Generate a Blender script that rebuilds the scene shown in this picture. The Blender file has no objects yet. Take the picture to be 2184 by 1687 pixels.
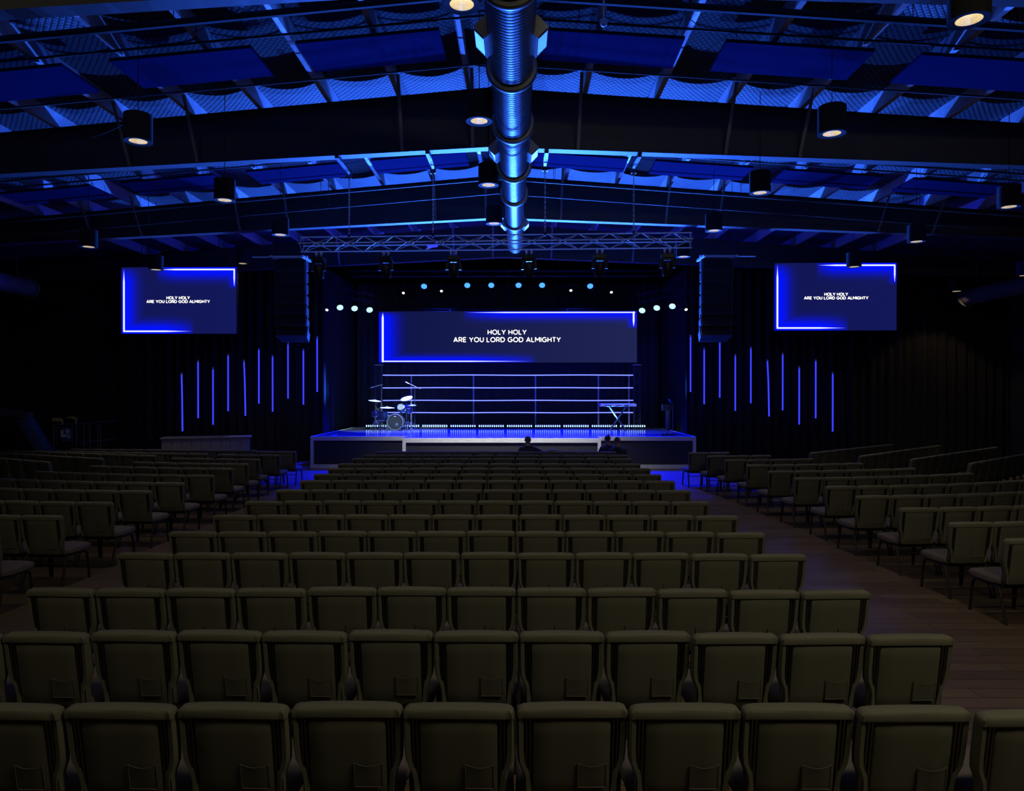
import bpy, bmesh, math, random
from mathutils import Vector, Matrix
random.seed(7)
PI = math.pi
R = math.radians
scene = bpy.context.scene
col = scene.collection

# ------------------------------------------------------------------ camera, world, exposure
CZ = 2.36
F = 1530.0
cam_d = bpy.data.cameras.new('camera')
cam_d.sensor_width = 36.0
cam_d.lens = 36.0 * F / 2184.0
cam_d.clip_end = 200
cam_o = bpy.data.objects.new('camera', cam_d)
col.objects.link(cam_o)
cam_o.location = (0, 0, CZ)
cam_o.rotation_euler = (R(90 - 0.187), 0, R(0.487))
scene.camera = cam_o
scene.view_settings.view_transform = 'Standard'
scene.view_settings.look = 'None'
scene.view_settings.exposure = 0
scene.view_settings.gamma = 1
scene.view_settings.use_curve_mapping = False
w = bpy.data.worlds.new('world')
scene.world = w
w.use_nodes = True
w.node_tree.nodes['Background'].inputs[0].default_value = (0.002, 0.003, 0.010, 1)
w.node_tree.nodes['Background'].inputs[1].default_value = 0.35
try:
    scene.cycles.use_denoising = True
    scene.cycles.max_bounces = 6
    scene.cycles.glossy_bounces = 3
    scene.cycles.sample_clamp_indirect = 4
except Exception:
    pass


def light(kind, loc, target, power, colr, size=0.1, size_y=None, spot=60, blend=0.4, name='lamp_glow'):
    d = bpy.data.lights.new(name, kind)
    d.energy = power
    d.color = colr
    if kind == 'AREA':
        d.shape = 'RECTANGLE'
        d.size = size
        d.size_y = size_y or size
    else:
        d.shadow_soft_size = size
    if kind == 'SPOT':
        d.spot_size = R(spot)
        d.spot_blend = blend
    o = bpy.data.objects.new(name, d)
    o.location = loc
    o.rotation_euler = (Vector(target) - Vector(loc)).to_track_quat('-Z', 'Y').to_euler()
    col.objects.link(o)
    return o


BLUE = (0.025, 0.13, 1.0)
DEEP = (0.0, 0.005, 1.0)
WARM = (1.0, 0.90, 0.62)
# dim warm fill added over and behind the camera to light chairs and frames
light('AREA', (3.9, 1.2, 6.0), (3.4, 3.0, 0), 140, WARM, 2.5, 0.4, name='warm_fill')
light('AREA', (-1.0, 1.4, 6.6), (-1, 3.6, 0), 16, (0.98, 0.95, 0.70), 4.0, 0.4, name='warm_fill')
light('AREA', (-5.5, 1.6, 6.6), (-5, 3.6, 0), 38, WARM, 2.0, 0.4, name='warm_fill')
for x_ in (-7.0, 0.5, 8.0):
    light('SPOT', (x_, -4.0, 5.5), (x_ * .9, 8, 5.5 + 6.4), 800, (1.0, 0.95, 0.78), 0.4, spot=52, blend=0.8, name='warm_fill')  # added spots aimed up to brighten the roof frames
# the pixel battens at the back of the stage shine up over the seats
BATX = [(780 + 60.2 * k + 27 - 1105) / F * 27.2 for k in range(10)]
for bx_ in BATX:
    light('SPOT', (bx_, 27.1, 1.22), (bx_ + (bx_ + .5) * .75, 17.1, 1.22 + 5.7), 13000, BLUE, 0.05, spot=42, blend=0.6, name='batten_glow')
# uplights on the floor in front of the stage
for x_ in (-4.4, -0.5, 3.4):
    light('SPOT', (x_, 21.1, 0.25), (x_ * .9, 11.1, 10.0), 3600, BLUE, 0.05, spot=54, blend=0.5, name='floor_uplight_glow')
# blue wash of the stage pars, then blue fill added for arrays and backdrop
for x0, x1, p in ((-4.0, -3.5, 1100), (-1.2, -1.6, 1100), (0.9, 0.9, 1100), (3.4, 2.8, 1100)):
    light('SPOT', (x0 * .75, 26.4, 6.25), (x1, 24.2, 1.0), p * 28.0, DEEP, 0.09, spot=75, blend=0.7, name='par_and_fill_glow')
for x0, x1 in ((-6.4, -6.6), (5.3, 5.6)):
    light('SPOT', (x0, 24.6, 5.2), (x1, 20.6, 0.0), 3000, DEEP, 0.09, spot=50, blend=0.9, name='par_and_fill_glow')
for s_ in (-1, 1):
    light('SPOT', (s_ * 3.6 - .4, 24.2, 5.0), (-s_ * 5.9 - .4, 20.2, 4.9), 4500, (0.0, 0.02, 1.0), 0.09, spot=20, blend=0.6, name='par_and_fill_glow')  # extra spots added to turn the inner speaker sides blue
for s_ in (-1, 1):
    light('SPOT', (s_ * 2.6 - .4, 27.3, 6.2), (s_ * 2.9 - .4, 29.9, 2.6), 420, (0.004, 0.03, 1.0), 0.09, spot=90, blend=0.8, name='par_and_fill_glow')  # added pair with no fixture, tints the backdrop blue
# white specials over drums and keyboard, the last lamp an added trim fill
light('SPOT', (-3.8, 23.0, 6.2), (-4.5, 26.2, 1.4), 5500, (0.55, 0.78, 1.0), 0.05, spot=36, blend=0.15, name='special_and_trim_fill')
light('SPOT', (4.4, 23.0, 6.2), (3.9, 25.8, 1.2), 1500, (0.30, 0.45, 1.0), 0.05, spot=40, blend=0.12, name='special_and_trim_fill')
light('AREA', (-0.5, 19.6, 5.0), (-0.5, 21.3, 0.4), 125, (0.95, 0.97, 0.92), 5.5, 0.15, name='special_and_trim_fill').data.spread = R(64)  # unseen strip added to whiten the stage front trim


# ------------------------------------------------------------------ materials
def mat(name, colr, rough=0.6, metal=0.0, noise=0.0, nscale=20, bump=0.0, emit=None, estr=0, spec=0.5, stretch=None):
    m = bpy.data.materials.new(name)
    m.use_nodes = True
    nt = m.node_tree
    b = nt.nodes['Principled BSDF']
    b.inputs['Base Color'].default_value = (*colr, 1)
    b.inputs['Roughness'].default_value = rough
    b.inputs['Metallic'].default_value = metal
    b.inputs['Specular IOR Level'].default_value = spec
    if emit:
        b.inputs['Emission Color'].default_value = (*emit, 1)
        b.inputs['Emission Strength'].default_value = estr
    if noise or bump:
        tc = nt.nodes.new('ShaderNodeTexCoord')
        n = nt.nodes.new('ShaderNodeTexNoise')
        n.inputs['Scale'].default_value = nscale
        n.inputs['Detail'].default_value = 5
        src = tc.outputs['Object']
        if stretch:
            mp = nt.nodes.new('ShaderNodeMapping')
            mp.inputs['Scale'].default_value = stretch
            nt.links.new(src, mp.inputs[0])
            src = mp.outputs[0]
        nt.links.new(src, n.inputs['Vector'])
        if noise:
            mx = nt.nodes.new('ShaderNodeMix')
            mx.data_type = 'RGBA'
            mx.inputs[6].default_value = (*[c * (1 - noise) for c in colr], 1)
            mx.inputs[7].default_value = (*[min(1, c * (1 + noise)) for c in colr], 1)
            nt.links.new(n.outputs['Fac'], mx.inputs[0])
            nt.links.new(mx.outputs[2], b.inputs['Base Color'])
        if bump:
            bp = nt.nodes.new('ShaderNodeBump')
            bp.inputs['Strength'].default_value = bump
            bp.inputs['Distance'].default_value = 0.01
            nt.links.new(n.outputs['Fac'], bp.inputs['Height'])
            nt.links.new(bp.outputs[0], b.inputs['Normal'])
    return m


M = {}
M['fabric'] = mat('olive_fabric', (0.105, 0.098, 0.070), 0.9, 0, 0.40, 420, 0.14, spec=0.2)
M['panel'] = mat('olive_back_fabric', (0.085, 0.080, 0.058), 0.92, 0, 0.35, 420, 0.14, spec=0.2)
M['seat'] = mat('seat_fabric', (0.095, 0.078, 0.074), 0.9, 0, 0.3, 420, 0.12, spec=0.2)
M['legs'] = mat('black_tube', (0.010, 0.010, 0.011), 0.5, 0.0, spec=0.25)
M['blk'] = mat('black_metal', (0.012, 0.012, 0.014), 0.45, 0.2, 0.2, 30)
M['blkm'] = mat('black_matte', (0.008, 0.008, 0.010), 0.9, 0, 0.2, 30)
M['steel'] = mat('painted_steel', (0.075, 0.073, 0.066), 0.62, 0.0, 0.25, 3)
M['flange'] = mat('steel_flange', (0.08, 0.08, 0.08), 0.55, 0.1, 0.2, 6)
M['brace'] = mat('brace_steel', (0.34, 0.33, 0.29), 0.6)
M['galv'] = mat('galvanised_purlin', (0.82, 0.84, 0.86), 0.4, 0.0, 0.3, 9)
M['duct'] = mat('duct_metal', (0.036, 0.036, 0.040), 0.34, 0.0, 0.15, 8, spec=0.14)
M['ductring'] = mat('duct_ring', (0.22, 0.22, 0.20), 0.42, 0.8)
M['ductbox'] = mat('diffuser_metal', (0.40, 0.41, 0.40), 0.5, 0.35, 0.1, 5)
M['alu'] = mat('truss_aluminium', (0.62, 0.61, 0.58), 0.45, 0.2)
M['cloud'] = mat('acoustic_cloud', (0.010, 0.012, 0.050), 0.95, 0, 0.2, 60, spec=0.0)
M['trim'] = mat('pale_trim', (0.55, 0.54, 0.50), 0.6, 0, 0.35, 7, 0.3, stretch=(1, 6, 6))
M['fascia'] = mat('dark_fascia', (0.010, 0.011, 0.015), 0.6, 0, 0.25, 12)
M['deck'] = mat('stage_deck', (0.05, 0.05, 0.055), 0.16, 0, 0.35, 3)
M['curtain'] = mat('black_drape', (0.022, 0.021, 0.020), 0.92, 0, 0.3, 8, spec=0.1)
M['backdrop'] = mat('stage_backdrop', (0.05, 0.05, 0.055), 0.92, 0, 0.3, 3, spec=0.1)
M['wall'] = mat('dark_wall', (0.020, 0.020, 0.020), 0.85, 0, 0.3, 4)
M['wood'] = mat('counter_wood', (0.20, 0.17, 0.14), 0.6, 0, 0.35, 6, stretch=(8, 8, 0.8))
M['skin'] = mat('skin', (0.22, 0.12, 0.085), 0.6, 0, 0.1, 40)
M['navy'] = mat('navy_cloth', (0.012, 0.013, 0.022), 0.9, 0, 0.3, 60)
M['hair'] = mat('dark_hair', (0.018, 0.013, 0.010), 0.6, 0, 0.3, 120)
M['stubble'] = mat('cropped_hair', (0.06, 0.038, 0.030), 0.85, 0, 0.3, 200)
M['chrome'] = mat('chrome', (0.65, 0.67, 0.70), 0.15, 1.0)
M['cymbal'] = mat('cymbal_bronze', (0.75, 0.74, 0.58), 0.35, 0.3, 0.1, 30)
M['shell'] = mat('drum_shell', (0.10, 0.12, 0.14), 0.25, 0.3, 0.3, 20)
M['drumskin'] = mat('drum_skin', (0.13, 0.13, 0.14), 0.5)
M['keybody'] = mat('keyboard_body', (0.42, 0.38, 0.40), 0.4, 0.2)
M['white'] = mat('white_mark', (0.6, 0.6, 0.62), 0.6)
M['yellow'] = mat('yellow_paint', (0.55, 0.45, 0.08), 0.5, 0, 0.2, 20)
M['liftblue'] = mat('lift_blue', (0.04, 0.11, 0.20), 0.5, 0, 0.3, 12)
M['reflector'] = mat('lamp_reflector', (0.88, 0.82, 0.66), 0.22, 0.6)
M['cord'] = mat('black_cord', (0.01, 0.01, 0.01), 0.7)


def emis(name, colr, s):
    m = bpy.data.materials.new(name)
    m.use_nodes = True
    nt = m.node_tree
    nt.nodes.clear()
    o = nt.nodes.new('ShaderNodeOutputMaterial')
    e = nt.nodes.new('ShaderNodeEmission')
    e.inputs[0].default_value = (*colr, 1)
    e.inputs[1].default_value = s
    nt.links.new(e.outputs[0], o.inputs[0])
    return m


M['tube'] = emis('blue_tube', (0.035, 0.045, 1.0), 1.3)
M['rope'] = emis('blue_light_line', (0.10, 0.13, 1.0), 3.4)
M['pixel'] = emis('pixel_lens', (0.62, 1.0, 1.25), 1.15)
M['parblue'] = emis('blue_par_lens', (0.05, 0.24, 1.0), 2.2)
M['parcyan'] = emis('cyan_par_lens', (0.45, 0.85, 1.0), 1.5)
M['parwhite'] = emis('white_lens', (0.85, 0.9, 1.0), 3.0)
M['text'] = emis('lyric_white', (1.0, 0.98, 0.90), 1.6)
M['lamp'] = emis('pendant_glow', (1.0, 0.86, 0.56), 14.0)


class NX:
    """tiny expression builder for math nodes"""
    def __init__(s, nt):
        s.nt = nt

    def __call__(s, op, *a):
        n = s.nt.nodes.new('ShaderNodeMath')
        n.operation = op
        for i, v in enumerate(a):
            if isinstance(v, (int, float)):
                n.inputs[i].default_value = v
            else:
                s.nt.links.new(v, n.inputs[i])
        return n.outputs[0]


def screen_mat(name, W, H, bg0, bg1, segs):
    """what the display shows: navy field, blue-edged light lines"""
    m = bpy.data.materials.new(name)
    m.use_nodes = True
    nt = m.node_tree
    nt.nodes.clear()
    X = NX(nt)
    out = nt.nodes.new('ShaderNodeOutputMaterial')
    e = nt.nodes.new('ShaderNodeEmission')
    tc = nt.nodes.new('ShaderNodeTexCoord')
    sp = nt.nodes.new('ShaderNodeSeparateXYZ')
    nt.links.new(tc.outputs['Generated'], sp.inputs[0])
    px = X('MULTIPLY', sp.outputs[0], W)
    pz = X('MULTIPLY', sp.outputs[2], H)
    core = None
    glow = None
    for (x0, z0, x1, z1, t, gx, gz, fade) in segs:
        cx, cz, hx, hz = (x0 + x1) / 2, (z0 + z1) / 2, abs(x1 - x0) / 2, abs(z1 - z0) / 2
        dx = X('MAXIMUM', X('SUBTRACT', X('ABSOLUTE', X('SUBTRACT', px, cx)), hx), 0)
        dz = X('MAXIMUM', X('SUBTRACT', X('ABSOLUTE', X('SUBTRACT', pz, cz)), hz), 0)
        # fade: (axis, end, length, sign)
        ax, end, ln, sg = fade
        f = X('MULTIPLY', X('SUBTRACT', px if ax == 'x' else pz, end), sg / ln)
        f = X('MINIMUM', X('MAXIMUM', f, 0), 1)
        d = X('SQRT', X('ADD', X('MULTIPLY', dx, dx), X('MULTIPLY', dz, dz)))
        c = X('DIVIDE', X('SUBTRACT', X('MULTIPLY', f, t), d), t * 0.45)
        c = X('MINIMUM', X('MAXIMUM', c, 0), 1)
        gd = X('ADD', X('POWER', X('DIVIDE', dx, gx), 2), X('POWER', X('DIVIDE', dz, gz), 2))
        g = X('MULTIPLY', X('EXPONENT', X('MULTIPLY', gd, -1)), X('POWER', f, 0.6))
        core = c if core is None else X('MAXIMUM', core, c)
        glow = g if glow is None else X('MAXIMUM', glow, g)
    mx = nt.nodes.new('ShaderNodeMix')
    mx.data_type = 'RGBA'
    mx.inputs[6].default_value = (*bg0, 1)
    mx.inputs[7].default_value = (*bg1, 1)
    nt.links.new(sp.outputs[0], mx.inputs[0])
    m2 = nt.nodes.new('ShaderNodeMix')
    m2.data_type = 'RGBA'
    nt.links.new(glow, m2.inputs[0])
    nt.links.new(mx.outputs[2], m2.inputs[6])
    m2.inputs[7].default_value = (0.0, 0.006, 1.15, 1)
    m3 = nt.nodes.new('ShaderNodeMix')
    m3.data_type = 'RGBA'
    nt.links.new(core, m3.inputs[0])
    nt.links.new(m2.outputs[2], m3.inputs[6])
    m3.inputs[7].default_value = (0.9, 0.95, 2.2, 1)
    nt.links.new(m3.outputs[2], e.inputs[0])
    e.inputs[1].default_value = 1.0
    nt.links.new(e.outputs[0], out.inputs[0])
    return m


def floor_mat():
    m = bpy.data.materials.new('plank_floor')
    m.use_nodes = True
    nt = m.node_tree
    b = nt.nodes['Principled BSDF']
    tc = nt.nodes.new('ShaderNodeTexCoord')
    mp = nt.nodes.new('ShaderNodeMapping')
    nt.links.new(tc.outputs['Object'], mp.inputs[0])
    br = nt.nodes.new('ShaderNodeTexBrick')
    br.inputs['Color1'].default_value = (0.105, 0.068, 0.045, 1)
    br.inputs['Color2'].default_value = (0.155, 0.105, 0.070, 1)
    br.inputs['Mortar'].default_value = (0.03, 0.02, 0.014, 1)
    br.inputs['Scale'].default_value = 1.0
    br.inputs['Mortar Size'].default_value = 0.004
    br.inputs['Brick Width'].default_value = 1.2
    br.inputs['Row Height'].default_value = 0.18
    nt.links.new(mp.outputs[0], br.inputs[0])
    n = nt.nodes.new('ShaderNodeTexNoise')
    n.inputs['Scale'].default_value = 3
    n.inputs['Detail'].default_value = 6
    mp2 = nt.nodes.new('ShaderNodeMapping')
    mp2.inputs['Scale'].default_value = (1.2, 14, 1)
    nt.links.new(tc.outputs['Object'], mp2.inputs[0])
    nt.links.new(mp2.outputs[0], n.inputs[0])
    mx = nt.nodes.new('ShaderNodeMix')
    mx.data_type = 'RGBA'
    mx.blend_type = 'MULTIPLY'
    mx.inputs[0].default_value = 0.6
    nt.links.new(br.outputs[0], mx.inputs[6])
    nt.links.new(n.outputs['Color'], mx.inputs[7])
    nt.links.new(mx.outputs[2], b.inputs['Base Color'])
    rr = nt.nodes.new('ShaderNodeMapRange')
    rr.inputs[3].default_value = 0.22
    rr.inputs[4].default_value = 0.42
    nt.links.new(n.outputs[0], rr.inputs[0])
    nt.links.new(rr.outputs[0], b.inputs['Roughness'])
    return m


def blanket_mat():
    """white faced insulation held by diamond netting"""
    m = mat('insulation_facing', (0.10, 0.105, 0.115), 0.8, 0)
    nt = m.node_tree
    b = nt.nodes['Principled BSDF']
    X = NX(nt)
    tc = nt.nodes.new('ShaderNodeTexCoord')
    sp = nt.nodes.new('ShaderNodeSeparateXYZ')
    nt.links.new(tc.outputs['Object'], sp.inputs[0])
    K = 2 * PI / 0.10
    a = X('ADD', X('MULTIPLY', sp.outputs[0], K), X('MULTIPLY', sp.outputs[1], K * 0.8))
    c = X('SUBTRACT', X('MULTIPLY', sp.outputs[0], K), X('MULTIPLY', sp.outputs[1], K * 0.8))
    l1 = X('POWER', X('ABSOLUTE', X('COSINE', X('MULTIPLY', a, 0.5))), 8)
    l2 = X('POWER', X('ABSOLUTE', X('COSINE', X('MULTIPLY', c, 0.5))), 8)
    l = X('MINIMUM', X('ADD', l1, l2), 1)
    mx = nt.nodes.new('ShaderNodeMix')
    mx.data_type = 'RGBA'
    nt.links.new(X('MULTIPLY', l, 1.0), mx.inputs[0])
    mx.inputs[6].default_value = (0.105, 0.11, 0.12, 1)
    mx.inputs[7].default_value = (0.02, 0.02, 0.025, 1)
    nt.links.new(mx.outputs[2], b.inputs['Base Color'])
    bp = nt.nodes.new('ShaderNodeBump')
    bp.inputs['Strength'].default_value = 0.5
    bp.inputs['Distance'].default_value = 0.02
    bp.invert = True
    nt.links.new(l, bp.inputs['Height'])
    nt.links.new(bp.outputs[0], b.inputs['Normal'])
    return m


M['floor'] = floor_mat()
M['blanket'] = blanket_mat()


# ------------------------------------------------------------------ mesh helpers
class MB:
    def __init__(s):
        s.v = []
        s.f = []
        s.mi = []
        s.cur = 0

    def add(s, vs, fs, T=None):
        n = len(s.v)
        for p in vs:
            p = Vector(p)
            if T is not None:
                p = T @ p
            s.v.append(tuple(p))
        for f in fs:
            s.f.append([i + n for i in f])
            s.mi.append(s.cur)
        return s

    def box(s, x0, x1, y0, y1, z0, z1, T=None):
        vs = [(x, y, z) for x in (x0, x1) for y in (y0, y1) for z in (z0, z1)]
        fs = [(0, 1, 3, 2), (4, 6, 7, 5), (0, 4, 5, 1), (2, 3, 7, 6), (0, 2, 6, 4), (1, 5, 7, 3)]
        return s.add(vs, fs, T)

    def cbox(s, c, d, T=None):
        return s.box(c[0] - d[0] / 2, c[0] + d[0] / 2, c[1] - d[1] / 2, c[1] + d[1] / 2, c[2] - d[2] / 2, c[2] + d[2] / 2, T)

    def tube(s, pts, r, n=8, T=None, rs=None, sq=1.0):
        pts = [Vector(p) for p in pts]
        rings = []
        prev = None
        for i, p in enumerate(pts):
            a = pts[max(0, i - 1)]
            b = pts[min(len(pts) - 1, i + 1)]
            d = (b - a).normalized()
            if prev is None:
                up = Vector((0, 0, 1)) if abs(d.z) < 0.9 else Vector((0, 1, 0))
                u = d.cross(up).normalized()
            else:
                u = (prev - d * prev.dot(d)).normalized()
            prev = u
            v = d.cross(u)
            rr = rs[i] if rs else r
            rings.append([p + u * (rr * math.cos(2 * PI * k / n)) + v * (rr * sq * math.sin(2 * PI * k / n)) for k in range(n)])
        vs = [q for ring in rings for q in ring]
        fs = []
        for i in range(len(rings) - 1):
            for k in range(n):
                fs.append((i * n + k, i * n + (k + 1) % n, (i + 1) * n + (k + 1) % n, (i + 1) * n + k))
        fs.append(tuple(range(n))[::-1])
        fs.append(tuple(range((len(rings) - 1) * n, len(rings) * n)))
        return s.add(vs, fs, T)

    def lathe(s, prof, n=24, T=None, closed=False, phase=0.0):
        """prof: (r, z) list turned about Z"""
        vs = []
        for r, z in prof:
            for k in range(n):
                a = 2 * PI * k / n + phase
                vs.append((r * math.cos(a), r * math.sin(a), z))
        fs = []
        for i in range(len(prof) - 1):
            for k in range(n):
                fs.append((i * n + k, i * n + (k + 1) % n, (i + 1) * n + (k + 1) % n, (i + 1) * n + k))
        if closed:
            fs.append(tuple(range(n))[::-1])
            fs.append(tuple(range((len(prof) - 1) * n, len(prof) * n)))
        return s.add(vs, fs, T)

    def loft(s, rings, cap=True, T=None):
        n = len(rings[0])
        vs = [q for r in rings for q in r]
        fs = []
        for i in range(len(rings) - 1):
            for k in range(n):
                fs.append((i * n + k, i * n + (k + 1) % n, (i + 1) * n + (k + 1) % n, (i + 1) * n + k))
        if cap:
            fs.append(tuple(range(n))[::-1])
            fs.append(tuple(range((len(rings) - 1) * n, len(rings) * n)))
        return s.add(vs, fs, T)

    def mesh(s, name, mats, smooth=False, bevel=0):
        me = bpy.data.meshes.new(name)
        me.from_pydata(s.v, [], s.f)
        ms = mats if isinstance(mats, (list, tuple)) else [mats]
        for m in ms:
            me.materials.append(m)
        if len(ms) > 1:
            me.polygons.foreach_set('material_index', s.mi)
        bm = bmesh.new()
        bm.from_mesh(me)
        bmesh.ops.recalc_face_normals(bm, faces=bm.faces)
        if bevel:
            bmesh.ops.bevel(bm, geom=[e for e in bm.edges if len(e.link_faces) == 2 and e.calc_face_angle(0) > 0.6], offset=bevel, segments=2, profile=0.6, affect='EDGES')
        bm.to_mesh(me)
        bm.free()
        if smooth:
            me.polygons.foreach_set('use_smooth', [True] * len(me.polygons))
            try:
                me.set_sharp_from_angle(angle=R(42))
            except Exception:
                pass
        me.update()
        return me

    def build(s, name, mats, parent=None, smooth=False, bevel=0, loc=None):
        o = bpy.data.objects.new(name, s.mesh(name, mats, smooth, bevel))
        col.objects.link(o)
        if parent is not None:
            o.parent = parent
        if loc is not None:
            o.location = loc
        return o


def tag(o, label=None, cat=None, group=None, kind=None):
    if label:
        o['label'] = label
    if cat:
        o['category'] = cat
    if group:
        o['group'] = group
    if kind:
        o['kind'] = kind
    return o


def empty(name, loc, rz=0, label=None, cat=None, group=None):
    o = bpy.data.objects.new(name, None)
    o.empty_display_size = 0.1
    o.location = loc
    o.rotation_euler = (0, 0, rz)
    col.objects.link(o)
    tag(o, label, cat, group)
    return o


def copy_tree(o, parent=None):
    c = o.copy()
    col.objects.link(c)
    c.parent = parent
    for ch in list(o.children):
        copy_tree(ch, c)
    return c


def Tm(loc, rot=(0, 0, 0)):
    from mathutils import Euler
    return Matrix.Translation(loc) @ Euler(rot).to_matrix().to_4x4()


def at(px, py, Y):
    return Vector(((px - 1105) / F * Y, Y, CZ + (838.5 - py) / F * Y))


ORD = ['first', 'second', 'third', 'fourth', 'fifth', 'sixth', 'seventh', 'eighth', 'ninth', 'tenth', 'eleventh', 'twelfth',
       'thirteenth', 'fourteenth', 'fifteenth', 'sixteenth', 'seventeenth', 'eighteenth', 'nineteenth', 'twentieth']

# ------------------------------------------------------------------ the room
XR = -0.5                       # ridge
HT, ST = 5.60, 0.080            # top of frames above the eye, roof slope
HB, SB = 4.52, 0.045            # underside of frames
WL, WR = -18.0, 17.0


def roof(x):
    return CZ + HT + 0.30 - ST * abs(x - XR)


def struct(o):
    tag(o, kind='structure')
    return o


struct(MB().box(WL, WR, -6, 33, -0.1, 0).build('floor', M['floor']))
struct(MB().box(WL - .2, WL, -6, 33, 0, 8.5).build('wall_left', M['wall']))
struct(MB().box(WR, WR + .2, -6, 33, 0, 8.5).build('wall_right', M['wall']))
struct(MB().box(WL, WR, 33, 33.2, 0, 8.5).build('wall_back', M['wall']))
struct(MB().box(WL, WR, -6.2, -6, 0, 8.5).build('wall_rear', M['wall']))
c = MB()
c.loft([[(XR, y, roof(XR) + .02), (WL, y, roof(WL) + .02), (WL, y, roof(WL) + .15), (XR, y, roof(XR) + .2), (WR, y, roof(WR) + .15), (WR, y, roof(WR) + .02)] for y in (-6, 33)])
# facing that sags between the purlins
PX = [XR + 0.37 + 1.31 * k for k in range(0, 13)] + [XR - 0.37 - 1.29 * k for k in range(0, 13)]
PX = sorted(p for p in PX if WL + 0.3 < p < WR - 0.3)
edges = [WL] + PX + [WR]
c.cur = 1
for a, b in zip(edges[:-1], edges[1:]):
    n = 10
    sag = 0.075 * min(1, (b - a) / 1.3)
    rows = []
    for y in [4 + 0.9 * k for k in range(24)]:
        row = []
        for i in range(n + 1):
            t = i / n
            x = a + (b - a) * t
            s_ = 4 * t * (1 - t)
            row.append((x, y, roof(x) - 0.015 - sag * s_ * (1 + 0.12 * math.sin(y * 2.1 + a * 3))))
        rows.append(row)
    vs = [p for r in rows for p in r]
    fs = [(j * (n + 1) + i, j * (n + 1) + i + 1, (j + 1) * (n + 1) + i + 1, (j + 1) * (n + 1) + i) for j in range(len(rows) - 1) for i in range(n)]
    c.add(vs, fs)
ce = c.build('ceiling', [M['wall'], M['blanket']], smooth=True)
struct(ce)

# purlins (Z-section), run along the hall
left_p = [p for p in PX if p < XR][::-1]
right_p = [p for p in PX if p > XR]
for side, lst in (('left', left_p), ('right', right_p)):
    for k, x in enumerate(lst):
        if k > 9:
            continue
        m = MB()
        zt = roof(x) - 0.005
        s = 1 if side == 'right' else -1
        ya, yb = 3.6, 25.0
        m.box(x - .003, x + .003, ya, yb, zt - .275, zt)
        m.box(min(x, x + s * .07), max(x, x + s * .085), ya, yb, zt - .282, zt - .275)
        m.box(min(x, x - s * .07), max(x, x - s * .085), ya, yb, zt - .007, zt)
        m.box(min(x + s * .085, x + s * .081), max(x + s * .085, x + s * .081), ya, yb, zt - .275, zt - .245)
        o = m.build('roof_purlin', M['galv'])
        tag(o, f'pale steel purlin running towards the stage, {ORD[k]} {side} of the roof ridge', 'beam', 'roof purlins')


# rigid frames
def frame_z(x, top=True):
    return CZ + (HT - ST * abs(x - XR) if top else HB - SB * abs(x - XR))


BRX = [-11.1, -9.8, -7.2, -5.92, -2.1, -0.8, 1.13, 3.8, 5.13, 9.15, 10.5]
FR_LAB = {7.95: 'dark tapered steel roof beam nearest the camera, only its left end showing at the top edge',
          13.25: 'wide dark tapered roof beam crossing the hall, second from the camera',
          18.55: 'dark tapered roof beam crossing behind the hanging lighting truss',
          23.85: 'dark roof beam directly above the front edge of the stage'}
for Y, lab in FR_LAB.items():
    fr = empty('roof_frame', (XR, Y, 0), -R(1.2), lab, 'roof beam', 'roof frames')
    xs = [WL, WL / 2, XR, WR / 2, WR]

    def strip(y0, y1, zf0, zf1):
        return [[(x - XR, y0, zf0(x)), (x - XR, y1, zf0(x)), (x - XR, y1, zf1(x)), (x - XR, y0, zf1(x))] for x in xs]
    MB().loft(strip(-.006, .006, lambda x: frame_z(x, False), lambda x: frame_z(x))).build('web', M['steel'], fr)
    MB().loft(strip(-.11, .11, lambda x: frame_z(x) - .012, lambda x: frame_z(x))).build('top_flange', M['steel'], fr)
    MB().loft(strip(-.11, .11, lambda x: frame_z(x, False) - .014, lambda x: frame_z(x, False))).build('bottom_flange', M['flange'], fr)
    for x in BRX:
        if Y > 20 and abs(x) > 6:
            continue
        bx = x
        m = MB()
        s = -1
        m.tube([(bx - XR - .03, -.10, frame_z(x, False) + .02), (bx - XR, -.68, roof(x) - .17)], .03, 4, sq=.5)
        m.tube([(bx - XR - .03, -.12, frame_z(x, False) + .03), (bx - XR - .03, -.06, frame_z(x, False) + .03)], .035, 6)
        m.build('flange_brace', M['brace'], fr)
    # bolted end plates at the ridge
    m = MB()
    m.box(-.02, .02, -.12, .12, frame_z(XR, False) - .02, frame_z(XR) + .01)
    for k in range(5):
        for yy in (-.07, .07):
            m.tube([(-.04, yy, frame_z(XR, False) + .1 + k * .2), (.04, yy, frame_z(XR, False) + .1 + k * .2)], .014, 6)
    m.build('splice_plate', M['steel'], fr)


# acoustic clouds with their rails
def slope_T(x, y, h):
    a = math.atan(ST) * (1 if x < XR else -1)
    return (x, y, CZ + h - ST * abs(x - XR)), -a


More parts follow.
